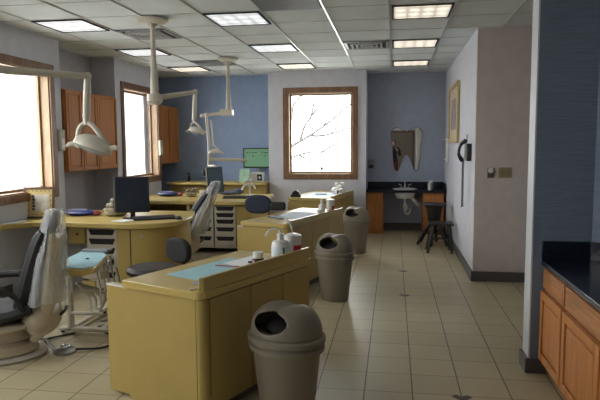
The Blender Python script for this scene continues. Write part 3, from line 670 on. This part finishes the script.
packet(-3.56, 8.87, .782, 'blue packet on farther counter left of the cup')
def plush(x, y, z, s, label):
    t = thing('trinket_basket', (x, y, z), label, 'basket', 'trinket baskets on the left counters')
    MB().lathe([(.07*s, 0), (.10*s, .02*s), (.11*s, .07*s), (.09*s, .075*s)], 18).build('basket', PLUSH, t)
    q = MB()
    for k in range(9): q.ball((random.uniform(-.07, .07)*s, random.uniform(-.07, .07)*s, (.08+random.uniform(0, .05))*s), .03*s, .03*s, .028*s, 8)
    q.build('trinkets', PLUSH, t)
plush(-3.17, 6.3, .782, 1.25, 'small tan basket of trinkets beside the near monitor')
plush(-3.16, 8.82, .782, .9, 'small pale bowl of trinkets on the farther counter')
# monitor 1
mo = thing('computer_monitor', (-2.87, 6.10, .782), 'black flat monitor standing on the near counter', 'monitor', rz=R(20))
MB().lathe([(.11, 0), (.11, .008), (.03, .014)], 24, sy=.8).build('stand_base', BLACK, mo); MB().box(-.025, .025, .015, .04, .01, .2).build('stand_neck', BLACK, mo)
TM = Matrix.Translation((0, -.01, .065)) @ Matrix.Rotation(R(-6), 4, 'X')
MB().box(-.185, .185, -.0, .035, 0, .40, TM).build('housing', BLACK, mo, bevel=.008); MB().box(-.17, .17, -.003, 0, .018, .385, TM).build('screen', mat('bluish_dark_screen', (.014, .02, .035), .2), mo)
MB().box(-.195, -.186, -.0, .035, 0, .40, TM).build('side_edge', STEEL, mo)
def keyboard(x, y, z, rz, label, w=.42, ):
    t = thing('keyboard', (x, y, z), label, 'keyboard', 'black keyboards on the counters', rz=rz)
    MB().prism([(-.09, 0), (.09, 0), (.09, .030), (-.09, .014)], -w/2, w/2, Matrix(((0, 0, 1, 0), (1, 0, 0, 0), (0, 1, 0, 0), (0, 0, 0, 1)))).build('case', BLACK, t, bevel=.004)
    q = MB()
    for i in range(5):
        for k in range(14): q.box(-w/2+.015+k*(w-.03)/14+.002, -w/2+.015+(k+1)*(w-.03)/14-.002, -.075+i*.030, -.075+i*.030+.025, .014, .022+i*.0026)
    q.build('keys', mat('dark_grey_keys', (.05, .05, .055), .5), t)
def mouse(x, y, z, rz, label):
    t = thing('computer_mouse', (x, y, z), label, 'mouse', 'black mice on the counters', rz=rz)
    MB().ball((0, 0, 0), .042, .065, .035, 14, zmin=0).build('shell', BLACK, t); MB().ball((0, -.02, .028), .005, .012, .008, 8).build('scroll_wheel', GREYP, t)
keyboard(-2.60, 6.07, .782, R(30), 'black keyboard on near counter in front of the monitor', w=.46)
mouse(-2.33, 6.10, .782, R(10), 'black mouse on rounded end of the near counter')
tag(MB().prism([(-2.99, 5.83), (-2.81, 5.78), (-2.75, 5.90), (-2.93, 5.98)], .7815, .787).build('white_paper', PAPER), 'white notepad on near counter before the keyboard', 'paper')
mouse(-2.08, 8.45, .782, R(10), 'black mouse on right end of the farther counter')
keyboard(-2.36, 8.63, .782, R(10), 'black keyboard on farther counter under the hanging screen')

# things on back counter
gm = thing('computer_monitor', (-2.46, 10.5, .927), 'green-screened monitor in the blue corner on the back counter', 'monitor')
MB().lathe([(.10, 0), (.10, .01), (.03, .015)], 20).build('stand_base', BLACK, gm); MB().box(-.03, .03, .0, .03, .01, .3).build('stand_neck', GREYP, gm)
MB().box(-.27, .27, -.03, .0, .24, .61).build('housing', BLACK, gm, bevel=.006); MB().box(-.245, .245, -.034, -.03, .265, .585).build('screen', GRNS, gm)
for x, z in ((-.19, .52), (-.14, .53), (-.08, .52), (-.03, .525), (.09, .53), (.14, .52), (.18, .52), (-.08, .46), (.14, .46)): MB().box(x-.018, x+.018, -.037, -.033, z-.008, z+.008).build('screen_icon', BLACK, gm)
t = thing('intraoral_device', (-2.40, 10.22, .927), 'white device box with small black display below green monitor', 'device')
MB().box(-.13, .12, -.05, .05, 0, .17).build('case', WHITE, t, bevel=.01); MB().box(.0, .09, -.055, -.05, .03, .14).build('display', BLACK, t); MB().box(.03, .06, -.058, -.054, .06, .1).build('display_icon', WHITE, t)
t = thing('green_poster', (-2.61, 10.05, .927), 'pale green card standing left of green monitor', 'card')
MB().box(-.09, .09, 0, .006, 0, .24, Matrix.Rotation(R(-8), 4, 'X')).build('card_face', mat('pale_green_card', (.35, .55, .4), .6, noise=.2, nscale=12), t); MB().box(-.03, .03, .01, .09, 0, .004).build('card_foot', PAPER, t)
t = thing('small_spray_bottle', (-3.75, 10.4, .927), 'slim black spray bottle on left end of back counter', 'bottle')
MB().lathe([(.025, 0), (.028, .07), (.012, .1), (.012, .13)], 14).build('bottle_body', BLACK, t); MB().box(-.035, .012, -.01, .01, .13, .155).build('spray_head', BLACK, t, bevel=.003)
t = thing('mug', (-3.04, 9.01, .782), 'white cup beside trinket bowl on farther counter', 'cup')
MB().lathe([(.035, 0), (.04, .09), (.036, .09), (.03, .01)], 18).build('mug_body', WHITE, t); MB().tube(smooth([(.038, 0, .07), (.065, 0, .06), (.06, 0, .03), (.037, 0, .02)]), .006, 6).build('mug_handle', WHITE, t)
t = thing('cloth_heap', (-2.65, 9.21, .782), 'slate cloth heap at rear of the farther counter', 'cloth')
MB().ball((0, 0, .035), .22, .08, .033, 14).ball((.15, .02, .054), .1, .06, .05, 12).build('folded_cloth', mat('slate_cloth', (.10, .11, .17), .9, noise=.3, nscale=20), t)
# white assistant arm heads in the back corner
t = thing('handpiece_stand', (-2.25, 9.01, .782), 'white handpiece stand with drooping instruments before green monitor', 'stand')
MB().lathe([(.07, 0), (.07, .015), (.015, .02), (.013, .16)], 14).build('stand', WHITE, t)
for k, (dx, dz) in enumerate(((-.12, .0), (.1, .02), (.05, .15), (-.06, .12))):
    MB().tube(smooth([(0, 0, .15), (dx*.5, -.02, .18+dz*.5), (dx, -.04, .10+dz)]), .016, 8).build('instrument', WHITE, t)

# ------------------------------------------------------------------ ceiling poles and dental lamps
def pole(x, y, label, zb=2.07, up=2.40):
    t = thing('ceiling_pole', (x, y, H), label, 'ceiling pole', 'cream ceiling poles')
    h = H
    MB().lathe([(.0, 0), (.155, -.003), (.15, -.025), (.12, -.045), (.05, -.05), (.045, -.07)], 32).build('canopy', CREAM, t)
    MB().tube([(0, 0, -.04), (0, 0, zb-h)], .026, 16).build('post', CREAM, t)
    MB().tube([(0, 0, zb+.35-h), (0, 0, zb-h)], [.03, .042], 16).build('sleeve', CREAM, t)
    return t
def lamp_head(t, L, yawd, s=1.0):  # L = point where the yoke hangs, local to t
    x, y, z = L; mm = Matrix.Translation(L) @ Matrix.Rotation(R(yawd), 4, 'Z') @ Matrix.Scale(s, 4)
    m = MB(); m.m = mm; m.tube([(0, 0, .01), (0, 0, -.05)], .022, 12)
    m.tube(smooth([(0, 0, -.03), (-.05, 0, -.06), (-.075, 0, -.12), (-.07, 0, -.20)]), [.016]*18+[.022], 10)
    m.tube(smooth([(0, 0, -.03), (.05, 0, -.06), (.10, 0, -.12), (.16, 0, -.20)]), [.018]*18+[.026], 10)
    m.build('yoke', CREAM, t)
    T2 = Matrix.Translation((.05, 0, -.19)) @ Matrix.Rotation(R(18), 4, 'Y') @ Matrix.Rotation(R(-12), 4, 'X')
    m = MB(); m.m = mm; m.ball((0, 0, -.02), .15, .10, .085, 24, T2, zmin=-.15); m.build('reflector_housing', CREAM, t)
    m = MB(); m.m = mm; m.ball((0, 0, -.03), .14, .092, .035, 20, T2, zmax=.2); m.build('lens_shield', glass('lamp_shield', (.5, .5, .45), .6), t)
    m = MB(); m.m = mm; m.ball((0, 0, -.034), .05, .04, .02, 12, T2); m.build('bulb_cover', GREYP, t)
    m = MB(); m.m = mm
    m.tube(smooth([(-.07, 0, -.20), (-.11, -.01, -.185), (-.16, -.02, -.20)]), [.018]*11+[.012]*2, 8).build('handle', CREAM, t)
    m = MB(); m.m = mm; m.tube(smooth([(.18, 0, -.22), (.22, -.01, -.215), (.26, -.02, -.22)]), [.018]*11+[.012]*2, 8).build('handle', CREAM, t)
def lamp(px, py, zb, elbow, drop, label, yawd, s=1):
    t = thing('dental_lamp', (px, py, zb), label, 'dental lamp', 'cream dental lamps on jointed arms')
    e = [elbow[0]-px, elbow[1]-py, elbow[2]-zb]; d = [drop[0]-px, drop[1]-py, drop[2]-zb]
    MB().lathe([(.035, .05), (.075, .04), (.08, -.03), (.055, -.06), (.0, -.065)], 24).build('hub', CREAM, t)
    MB().tube([(0, 0, 0), e], [.03, .022], 12).ball(e, .03, .03, .03, 12).build('arm', CREAM, t)
    MB().tube([e, d], [.022, .026], 12).build('drop_arm', CREAM, t)
    lamp_head(t, d, yawd, s)
    return t
pole(-2.42, 5.74, 'cream ceiling pole nearer the camera above the near counter')
pole(-2.42, 8.47, 'cream ceiling pole farther back before the blue wall', zb=2.06)
lamp(-2.42, 5.74, 2.07, (-2.11, 6.1, 2.16), (-2.13, 6.1, 1.86), 'small cream dental lamp hanging from the nearer ceiling pole', -10, .6)
t0 = lamp(-2.75, 2.9, 2.06, (-2.14, 3.9, 2.08), (-2.16, 3.9, 1.79), 'large cream dental lamp hanging before the oak cabinets at left', -5, 1.0)
MB().box(-.01, .06, -.04, .04, -.03, .03).build('joint_cover', WHITE, t0, bevel=.01)
pole(-2.75, 2.9, 'cream ceiling pole outside the left edge of the picture')
# monitor arm from the far pole
ma = thing('hanging_monitor_arm', (-2.44, 8.45, 2.08), 'cream jointed arm from far ceiling pole carrying lamp and screen', 'monitor arm')
MB().box(-.09, .09, -.07, .07, -.06, .04).build('hub', CREAM, ma, bevel=.015)
MB().tube([(0, 0, -.01), (-.42, .1, -.045)], .025, 10).ball((-.42, .1, -.045), .03).build('horizontal_arm', CREAM, ma)
MB().tube([(-.33, .02, -.01), (-.30, .03, -.45), (-.30, .03, -.72)], .02, 10).build('vertical_arm', CREAM, ma)
MB().tube([(-.25, .0, -.12), (-.22, .0, -.5)], .016, 10).tube(smooth([(-.22, 0, -.48), (-.14, -.02, -.56), (-.18, -.02, -.6)]), .016, 8).build('lamp_arm', CREAM, ma)
m = MB(); m.ball((-.19, -.02, -.60), .10, .07, .05, 16, zmin=-.2).tube(smooth([(-.29, -.02, -.63), (-.19, -.02, -.56), (-.06, -.02, -.62)]), [.008]+[.018]*11+[.008], 8); m.build('lamp_head', CREAM, ma)
MB().tube([(-.30, .03, -.70), (.24, .25, -.72)], .022, 10).build('cross_arm', CREAM, ma)
MB().tube(smooth([(-.30, .03, -.7), (-.30, .02, -.79), (-.26, -.02, -.80), (-.17, -.1, -.80), (-.14, -.13, -.85)]), .02, 10).build('screen_bracket', CREAM, ma)
hm = thing('hanging_screen', (-2.575, 8.28, .895), 'tilted dark flat screen hanging above the farther counter', 'monitor', rz=R(12))
TT = Matrix.Rotation(R(-4), 4, 'Y')
MB().box(-.115, .115, -.0, .035, 0, .37, TT).build('housing', BLACK, hm, bevel=.008); MB().box(-.10, .10, -.004, 0, .02, .355, TT).build('screen', mat('grey_blue_screen', (.03, .045, .05), .25, emit=(.05, .08, .1), es=.25), hm)
MB().box(-.128, -.116, -.004, .035, 0, .37, TT).build('side_edge', WHITE, hm, bevel=.003)
MB().box(-.20, -.12, .0, .06, .24, .34).build('side_camera', BLACK, hm, bevel=.02)

# ------------------------------------------------------------------ dental chairs
def dental_chair(lean, label, loc, rz):
    t = thing('dental_chair', loc, label, 'dental chair', 'plastic-wrapped dental chairs', rz=R(rz))
    ln = lambda p: (p[0]+lean*max(0, p[-1]-.36), *p[1:])
    # local: patient faces -x ; backrest at +x
    MB().lathe([(.0, 0), (.30, 0), (.31, .02), (.29, .035), (.0, .04)], 36, c=(-.30, 0, 0), sx=1.2, sy=.85).build('floor_plate', mat('pale_grey_plate', (.5, .48, .44), .4), t)
    MB().lathe([(.26, .035), (.275, .055), (.25, .11), (.16, .135), (.13, .14)], 32, c=(-.30, 0, 0), sx=1.15, sy=.85).build('base', BEIGE, t)
    MB().lathe([(.17, .13), (.16, .2), (.18, .27), (.2, .28)], 24, c=(-.27, 0, 0), sx=1.3, sy=.8).build('lift_column', BEIGE, t)
    def slab(path, w, th, n=10):   # cushion swept along path (x,z), width along y rounded
        vs = []; fs = []; K = 12
        P = [Vector((x, 0, z)) for x, z in path]
        for i, p in enumerate(P):
            tg = (P[min(i+1, len(P)-1)]-P[max(i-1, 0)]).normalized(); nn = Vector((-tg.z, 0, tg.x))
            e = 1-.35*max(0, 1-min(i, len(P)-1-i)/1.5)
            ww = w[i] if isinstance(w, list) else w
            for k in range(K):
                a = 2*PI*k/K; cx = abs(math.cos(a))**.55*(1 if math.cos(a) > 0 else -1); cz = abs(math.sin(a))**.7*(1 if math.sin(a) > 0 else -1)
                q = p+nn*cz*th/2*e; vs.append((q.x, cx*ww/2*(.9+.1*e), q.z))
        for j in range(len(P)-1):
            for k in range(K): fs.append((j*K+k, j*K+(k+1) % K, (j+1)*K+(k+1) % K, (j+1)*K+k))
        fs.append(tuple(range(K))[::-1]); q = (len(P)-1)*K; fs.append(tuple(range(q, q+K)))
        return vs, fs
    sm = lambda pts: [ln((p[0], p[2])) for p in smooth([(x, 0, z) for x, z in pts], 3)]
    MB().add(*slab(sm([(.02, .40), (-.2, .35), (-.45, .36), (-.75, .36), (-1.0, .27), (-1.15, .22)]), .52, .12)).build('seat_cushion', BLACKV, t)
    MB().add(*slab(sm([(-.02, .27), (-.3, .25), (-.7, .28), (-1.05, .16)]), .46, .08)).build('seat_shell', BEIGE, t)
    MB().add(*slab(sm([(-.09, .36), (-.05, .5), (-.01, .68), (.04, .86), (.08, .96)]), .42, .12)).build('back_cushion', BLACKV, t)
    MB().add(*slab(sm([(-.0, .14), (.10, .26), (.11, .42), (.13, .62), (.15, .86), (.15, .95)]), [.32]*2+[.38]*6+[.40]*8, .10)).build('back_shell', BEIGE, t)
    MB().add(*slab(sm([(.07, .94), (.10, 1.0), (.12, 1.07)]), .25, .10)).build('headrest', BLACKV, t)
    for s in (-1, 1):
        a = MB().tube(smooth([(-.06, s*.26, .50), (-.14, s*.28, .565), (-.26, s*.29, .57), (-.40, s*.29, .56)]), [.02]*6+[.028]*13, 10).build('armrest', BLACKV, t)
        MB().tube(smooth([(.0, s*.18, .36), (-.03, s*.25, .42), (-.06, s*.26, .50)]), .02, 8).build('arm_bracket', BLACKV, a)
    # plastic bag over backrest: rounded cone, open at the foot
    vs = []; fs = []; K = 28; rows = [(1.12, .02, .05, .125), (1.11, .06, .10, .125), (1.05, .075, .14, .125), (.98, .085, .19, .12), (.86, .095, .225, .115), (.7, .12, .255, .10), (.55, .14, .28, .105), (.44, .15, .29, .10)]
    for j, (z, rx, ry, cx) in enumerate(rows):
        for k in range(K):
            a = 2*PI*k/K; f = 1+(.05 if j > 1 else 0)*math.sin(a*5+j*.8)+(.03 if j > 2 else 0)*math.sin(a*9-j)
            vs.append((cx+rx*f*math.cos(a), ry*f*math.sin(a), z+(.012*math.sin(a*4) if j > 5 else 0)))
    for j in range(len(rows)-1):
        for k in range(K): fs.append((j*K+k, j*K+(k+1) % K, (j+1)*K+(k+1) % K, (j+1)*K+k))
    fs.append(tuple(range(K)))
    vs = [ln(v) for v in vs]
    o = MB().add(vs, fs).build('plastic_cover', WRAP, t)
    MB().ball((.05, 0, .30), .14, .235, .15, 24, zmin=-.85, zmax=.9).build('hip_shell', BEIGE, t)
    MB().tube(smooth([(.20, -.1, .32), (.225, -.05, .34), (.225, .05, .34), (.20, .1, .32)]), .012, 8).build('hip_handle', BLACK, t)
    MB().tube(smooth([(-.1, 0, .11), (.05, .02, .1), (.12, -.05, .05), (.18, -.02, .02)]), .012, 8).build('foot_lever', WHITE, t)
    return t
dental_chair(.06, 'beige and black dental chair with plastic-wrapped back, nearest at left', (-2.70, 4.0, 0), 20)
dental_chair(.38, 'reclined dental chair with plastic-wrapped back behind the near counter', (-2.72, 7.36, 0), 12)

# delivery unit with tray
du = thing('delivery_unit', (-2.3, 4.2, 0), 'dental delivery cart with blue-papered tray and hanging hoses', 'dental cart')
dd = lambda x, y, z=0: (x+2.3, y-4.2, z)
tp = [(-2.22, 3.60), (-2.05, 3.59), (-2.0, 3.68), (-2.13, 4.12), (-2.24, 4.26), (-2.44, 4.28), (-2.40, 4.0), (-2.22, 3.68)]
MB().prism([dd(*p)[:2] for p in tp], .70, .765).build('tray_table', YELT, du, bevel=.012)
MB().prism([(x*.94+.008, y*.94) for x, y in [dd(*p)[:2] for p in tp]], .766, .772).build('tray_paper', BLUEP, du, bevel=.002)
MB().lathe([(.012, 0), (.012, .008)], 10, c=dd(-2.2, 3.95, .772)).lathe([(.012, 0), (.012, .008)], 10, c=dd(-2.28, 3.75, .772)).build('tray_buttons', BLACK, du)
MB().box(*[v for v in (-.1, .12)], .02, .12, .772, .80).build('instrument_rail', GREYP, du, bevel=.006)
MB().tube([(-.03, -.30, .05), (-.03, -.30, .70)], .026, 12).build('column', CREAM, du)
MB().tube([(.22, -.02, .05), (.22, -.02, .45)], .016, 8).build('side_post', CREAM, du)
MB().box(-.12, .30, -.33, -.28, .03, .07).box(-.06, -.01, -.33, .25, .03, .07).box(.20, .25, -.30, .1, .03, .07).box(-.03, .24, -.32, -.29, .20, .235).build('base_frame', CREAM, du, bevel=.01)
for x, y in ((-.10, -.30), (.28, -.30), (-.03, .23), (.225, .09)): MB().ball((x, y, .02), .02, .02, .02, 10).build('caster', BLACK, du)
MB().box(-.14, .05, .06, .2, .45, .70).build('control_box', BEIGE, du, bevel=.02)
MB().box(-.12, -.0, .04, .058, .30, .44).build('yellow_holder', YEL, du, bevel=.006)
hold = MB().box(.12, .16, -.25, .02, .66, .70).build('holder_bar', STEEL, du, bevel=.006)
du.location = (-2.67, 4.82, 0); du.scale = (1.1, 1.1, .82)
random.seed(3)
for k in range(5):
    x = .15+.012*k; y = -.22+.055*k
    MB().tube([(x, y, .76), (x+.01, y-.005, .62)], [.008, .012], 8).build('handpiece', (STEEL, WHITE, CHROME)[k % 3], du)
    MB().tube(smooth([(x+.01, y-.005, .63), (x+.03, y, .45), (x+.02-.02*k, y+.02, .22+.03*k), (x-.08, y+.05, .16+.03*k), (x-.13, y+.12, .3), (-.03, -.2, .5)]), .009, 6).build('hose', mat('hose_grey_%d' % k, (.5-.05*k, .49-.05*k, .45-.05*k), .5), du)
fc = thing('foot_control', (-2.50, 4.05, 0), 'round chrome foot control with cable on floor by the cart', 'foot pedal')
MB().lathe([(.0, 0), (.085, 0), (.09, .015), (.07, .03), (.05, .045), (.0, .05)], 24).build('disc', STEEL, fc)
MB().ball((.0, 0, .045), .04, .04, .02, 12).build('pedal_cap', CHROME, fc)
MB().tube(smooth([(.08, .02, .02), (.25, .1, .012), (.33, .3, .012), (.22, .42, .012), (.1, .45, .012)]), .009, 6).tube(smooth([(-.08, .0, .02), (-.2, .12, .012), (-.3, .22, .012), (-.15, .4, .012)]), .009, 6).build('cable', BLACK, fc)
tub = thing('floor_tubing', (-2.25, 4.55, 0), 'looped grey tubing lying on floor behind the cart', 'tubing')
MB().tube(smooth([(-.3, .1, .013), (-.1, .2, .013), (.1, .1, .013), (.18, .3, .013), (.05, .45, .013), (-.2, .4, .013), (-.35, .25, .013)]), .012, 6).build('tube', GREYP, tub)

# operator stools
def op_stool(loc, rz, seatm, backm, label, bz=.73, sc_=1):
    pass
    t = thing('operator_stool', loc, label, 'stool', 'operator stools at the desks', rz=rz)
    MB().lathe([(.0, .455), (.17, .46), (.205, .48), (.21, .51), (.18, .535), (.0, .54)], 32).build('seat', seatm, t)
    MB().lathe([(.025, .06), (.03, .3), (.022, .3), (.022, .46)], 14).build('gas_column', CHROME, t)
    for k in range(5):
        a = 2*PI*k/5; l = MB().tube([(0, 0, .09), (.26*math.cos(a), .26*math.sin(a), .065)], [.024, .016], 8).build('leg', BLACK, t)
        MB().ball((.26*math.cos(a), .26*math.sin(a), .028), .028, .018, .028, 10).build('caster', BLACK, l)
    MB().tube(smooth([(0, .1, .45), (0, .27, .46), (0, .30, .55), (0, .28, .68)]), .016, 8).build('back_bracket', BLACK, t)
    vs = []; K = 20; fs = []
    m = MB()
    for s, yy in ((1, .235), (2, .275)): pass
    mm = Matrix.Translation((0, .25, bz)) @ Matrix.Rotation(R(90), 4, 'X')
    pts = [(.165*abs(math.cos(a))**.75*(1 if math.cos(a) > 0 else -1), .115*abs(math.sin(a))**.75*(1 if math.sin(a) > 0 else -1)) for a in [2*PI*i/28 for i in range(28)]]
    m.prism(pts, -.028, .028, mm).build('backrest', backm, t, bevel=.02, seg=3); t.scale = (sc_, sc_, 1); return t
    return t
op_stool((-2.08, 4.78, -.0), R(-36), mat('grey_seat', (.05, .046, .046), .6), mat('black_fabric', (.018, .018, .02), .85), 'charcoal operator stool between the near counter and foreground desk', .64, 1.08)
o2 = op_stool((-1.62, 7.15, .0), R(180), BLUEV, BLUEV, 'operator stool with navy backrest behind the middle desk', .87)
MB().box(-.34, -.15, .23, .28, .80, .90).build('back_armrest', BLACKV, o2, bevel=.02)

# ------------------------------------------------------------------ behind the camera, seen in the tooth mirror
d_ = bpy.data.objects.new('door_1', None); col.objects.link(d_); tag(d_, kind='structure'); d_.location = (.30, -2.09, 0)
MB().box(-.45, .45, 0, .04, 0, 2.05).build('door_leaf', mat('tan_door_paint', (.20, .165, .13), .6), d_, bevel=.004)
MB().box(-.52, -.45, 0, .055, 0, 2.12).box(.45, .52, 0, .055, 0, 2.12).box(-.45, .45, 0, .055, 2.05, 2.12).build('door_frame', WALN, d_, bevel=.004)
MB().tube([(.38, .04, 1), (.38, .09, 1), (.30, .09, 1)], .012, 8).build('door_handle', STEEL, d_)
vb = thing('vertical_blinds', (1.30, -2.0, 2.5), 'pale vertical blinds on the wall behind the camera, seen in the tooth mirror', 'blinds')
MB().box(-.42, .42, -.04, .04, -.03, .05).build('headrail', WHITE, vb, bevel=.005)
for k in range(9):
    x = -.38+.095*k; MB().box(-.042, .042, -.002, .002, -2.2, 0, Matrix.Translation((x, 0, -.03)) @ Matrix.Rotation(R(35), 4, 'Z')).build('slat', CREAM, vb)

def skinned(name, verts, edges, radii, mats, root=0, sub=2, parent=None, pick=None):
    me = bpy.data.meshes.new(name); me.from_pydata(verts, edges, []); o = bpy.data.objects.new(name, me); col.objects.link(o)
    sk_ = o.modifiers.new('skin', 'SKIN'); sk_.use_smooth_shade = True
    if not me.skin_vertices:
        bm = bmesh.new(); bm.from_mesh(me); bm.verts.layers.skin.verify(); bm.to_mesh(me); bm.free()
    for i, r in enumerate(radii):
        me.skin_vertices[0].data[i].radius = (r if isinstance(r, tuple) else (r, r)); me.skin_vertices[0].data[i].use_root = (i == root)
    o.modifiers.new('sub', 'SUBSURF').levels = sub
    dg = bpy.context.evaluated_depsgraph_get(); dg.update()
    nm = bpy.data.meshes.new_from_object(o.evaluated_get(dg)); o.modifiers.clear(); o.data = nm; nm.name = name; nm.materials.clear()
    for m_ in mats: nm.materials.append(m_)
    for f in nm.polygons:
        f.use_smooth = True
        f.material_index = pick(f.center) if pick else 0
    if parent: o.parent = parent
    return o
SKIN = mat('skin', (.45, .27, .2), .5); JKT = mat('dark_jacket', (.02, .02, .028), .8); TRS = mat('dark_red_trousers', (.12, .015, .02), .8); HAIR = mat('brown_hair', (.05, .03, .02), .7); SHOE = mat('black_shoe', (.01, .01, .01), .4)
ps = thing('person', (0, -.36, 0), 'person in dark jacket holding a camera, standing behind the viewpoint, seen in mirror', 'person')
V = [(0, 0, .95), (0, 0, 1.12), (0, -.01, 1.30), (0, -.01, 1.42), (0, 0, 1.50),          # pelvis..neck
     (-.10, 0, .90), (-.11, .01, .50), (-.12, -.02, .09), (-.12, .10, .04),              # left leg
     (.10, 0, .90), (.11, .01, .50), (.12, -.02, .09), (.12, .10, .04),
     (-.19, 0, 1.40), (-.25, .05, 1.15), (-.13, .20, 1.38), (-.07, .225, 1.47),
     (.19, 0, 1.40), (.25, .05, 1.15), (.13, .20, 1.38), (.07, .225, 1.47)]
Ed = [(0, 1), (1, 2), (2, 3), (3, 4), (0, 5), (5, 6), (6, 7), (7, 8), (0, 9), (9, 10), (10, 11), (11, 12), (3, 13), (13, 14), (14, 15), (15, 16), (3, 17), (17, 18), (18, 19), (19, 20)]
Rr = [(.15, .11), (.14, .10), (.16, .11), (.12, .09), .05, .095, .065, .045, .04, .095, .065, .045, .04, .065, .048, .034, .028, .065, .048, .034, .028]
def pk(c): return 3 if c.z < .1 else 2 if c.z < .93 else 0 if (c.z > 1.47 or (c.y > .20)) else 1
skinned('body', V, Ed, Rr, [SKIN, JKT, TRS, SHOE], parent=ps, pick=pk)
hd = MB().ball((0, .02, 1.61), .075, .095, .115, 20).ball((0, .115, 1.60), .013, .018, .02, 8).ball((-.076, .01, 1.60), .012, .02, .03, 8).ball((.076, .01, 1.60), .012, .02, .03, 8).build('head', SKIN, ps)
MB().ball((0, 0, 1.645), .085, .10, .095, 18).build('hair', HAIR, ps)
for sx in (-1, 1):
    MB().ball((sx*.03, .105, 1.62), .011, .008, .006, 8).build('eye', BLACK, ps)
    h = MB().ball((sx*.062, .235, 1.475), .018, .035, .035, 10)
    for k in range(4): h.tube(smooth([(sx*.062, .25, 1.495-.017*k), (sx*.05, .275, 1.497-.017*k), (sx*.02, .278, 1.497-.017*k)], 3), .0085, 6)
    h.tube(smooth([(sx*.06, .22, 1.47), (sx*.045, .215, 1.455), (sx*.025, .22, 1.45)], 3), .01, 6); h.build('hand', SKIN, ps)
MB().box(-.03, .03, .105, .112, 1.553, 1.560).build('mouth', mat('lips', (.3, .09, .08), .5), ps)
cm = thing('compact_camera', (0, -.078, 1.475), 'small black compact camera held up by the person behind the viewpoint', 'camera')
MB().box(-.05, .05, -.015, .015, -.03, .03).build('camera_body', BLACK, cm, bevel=.005)
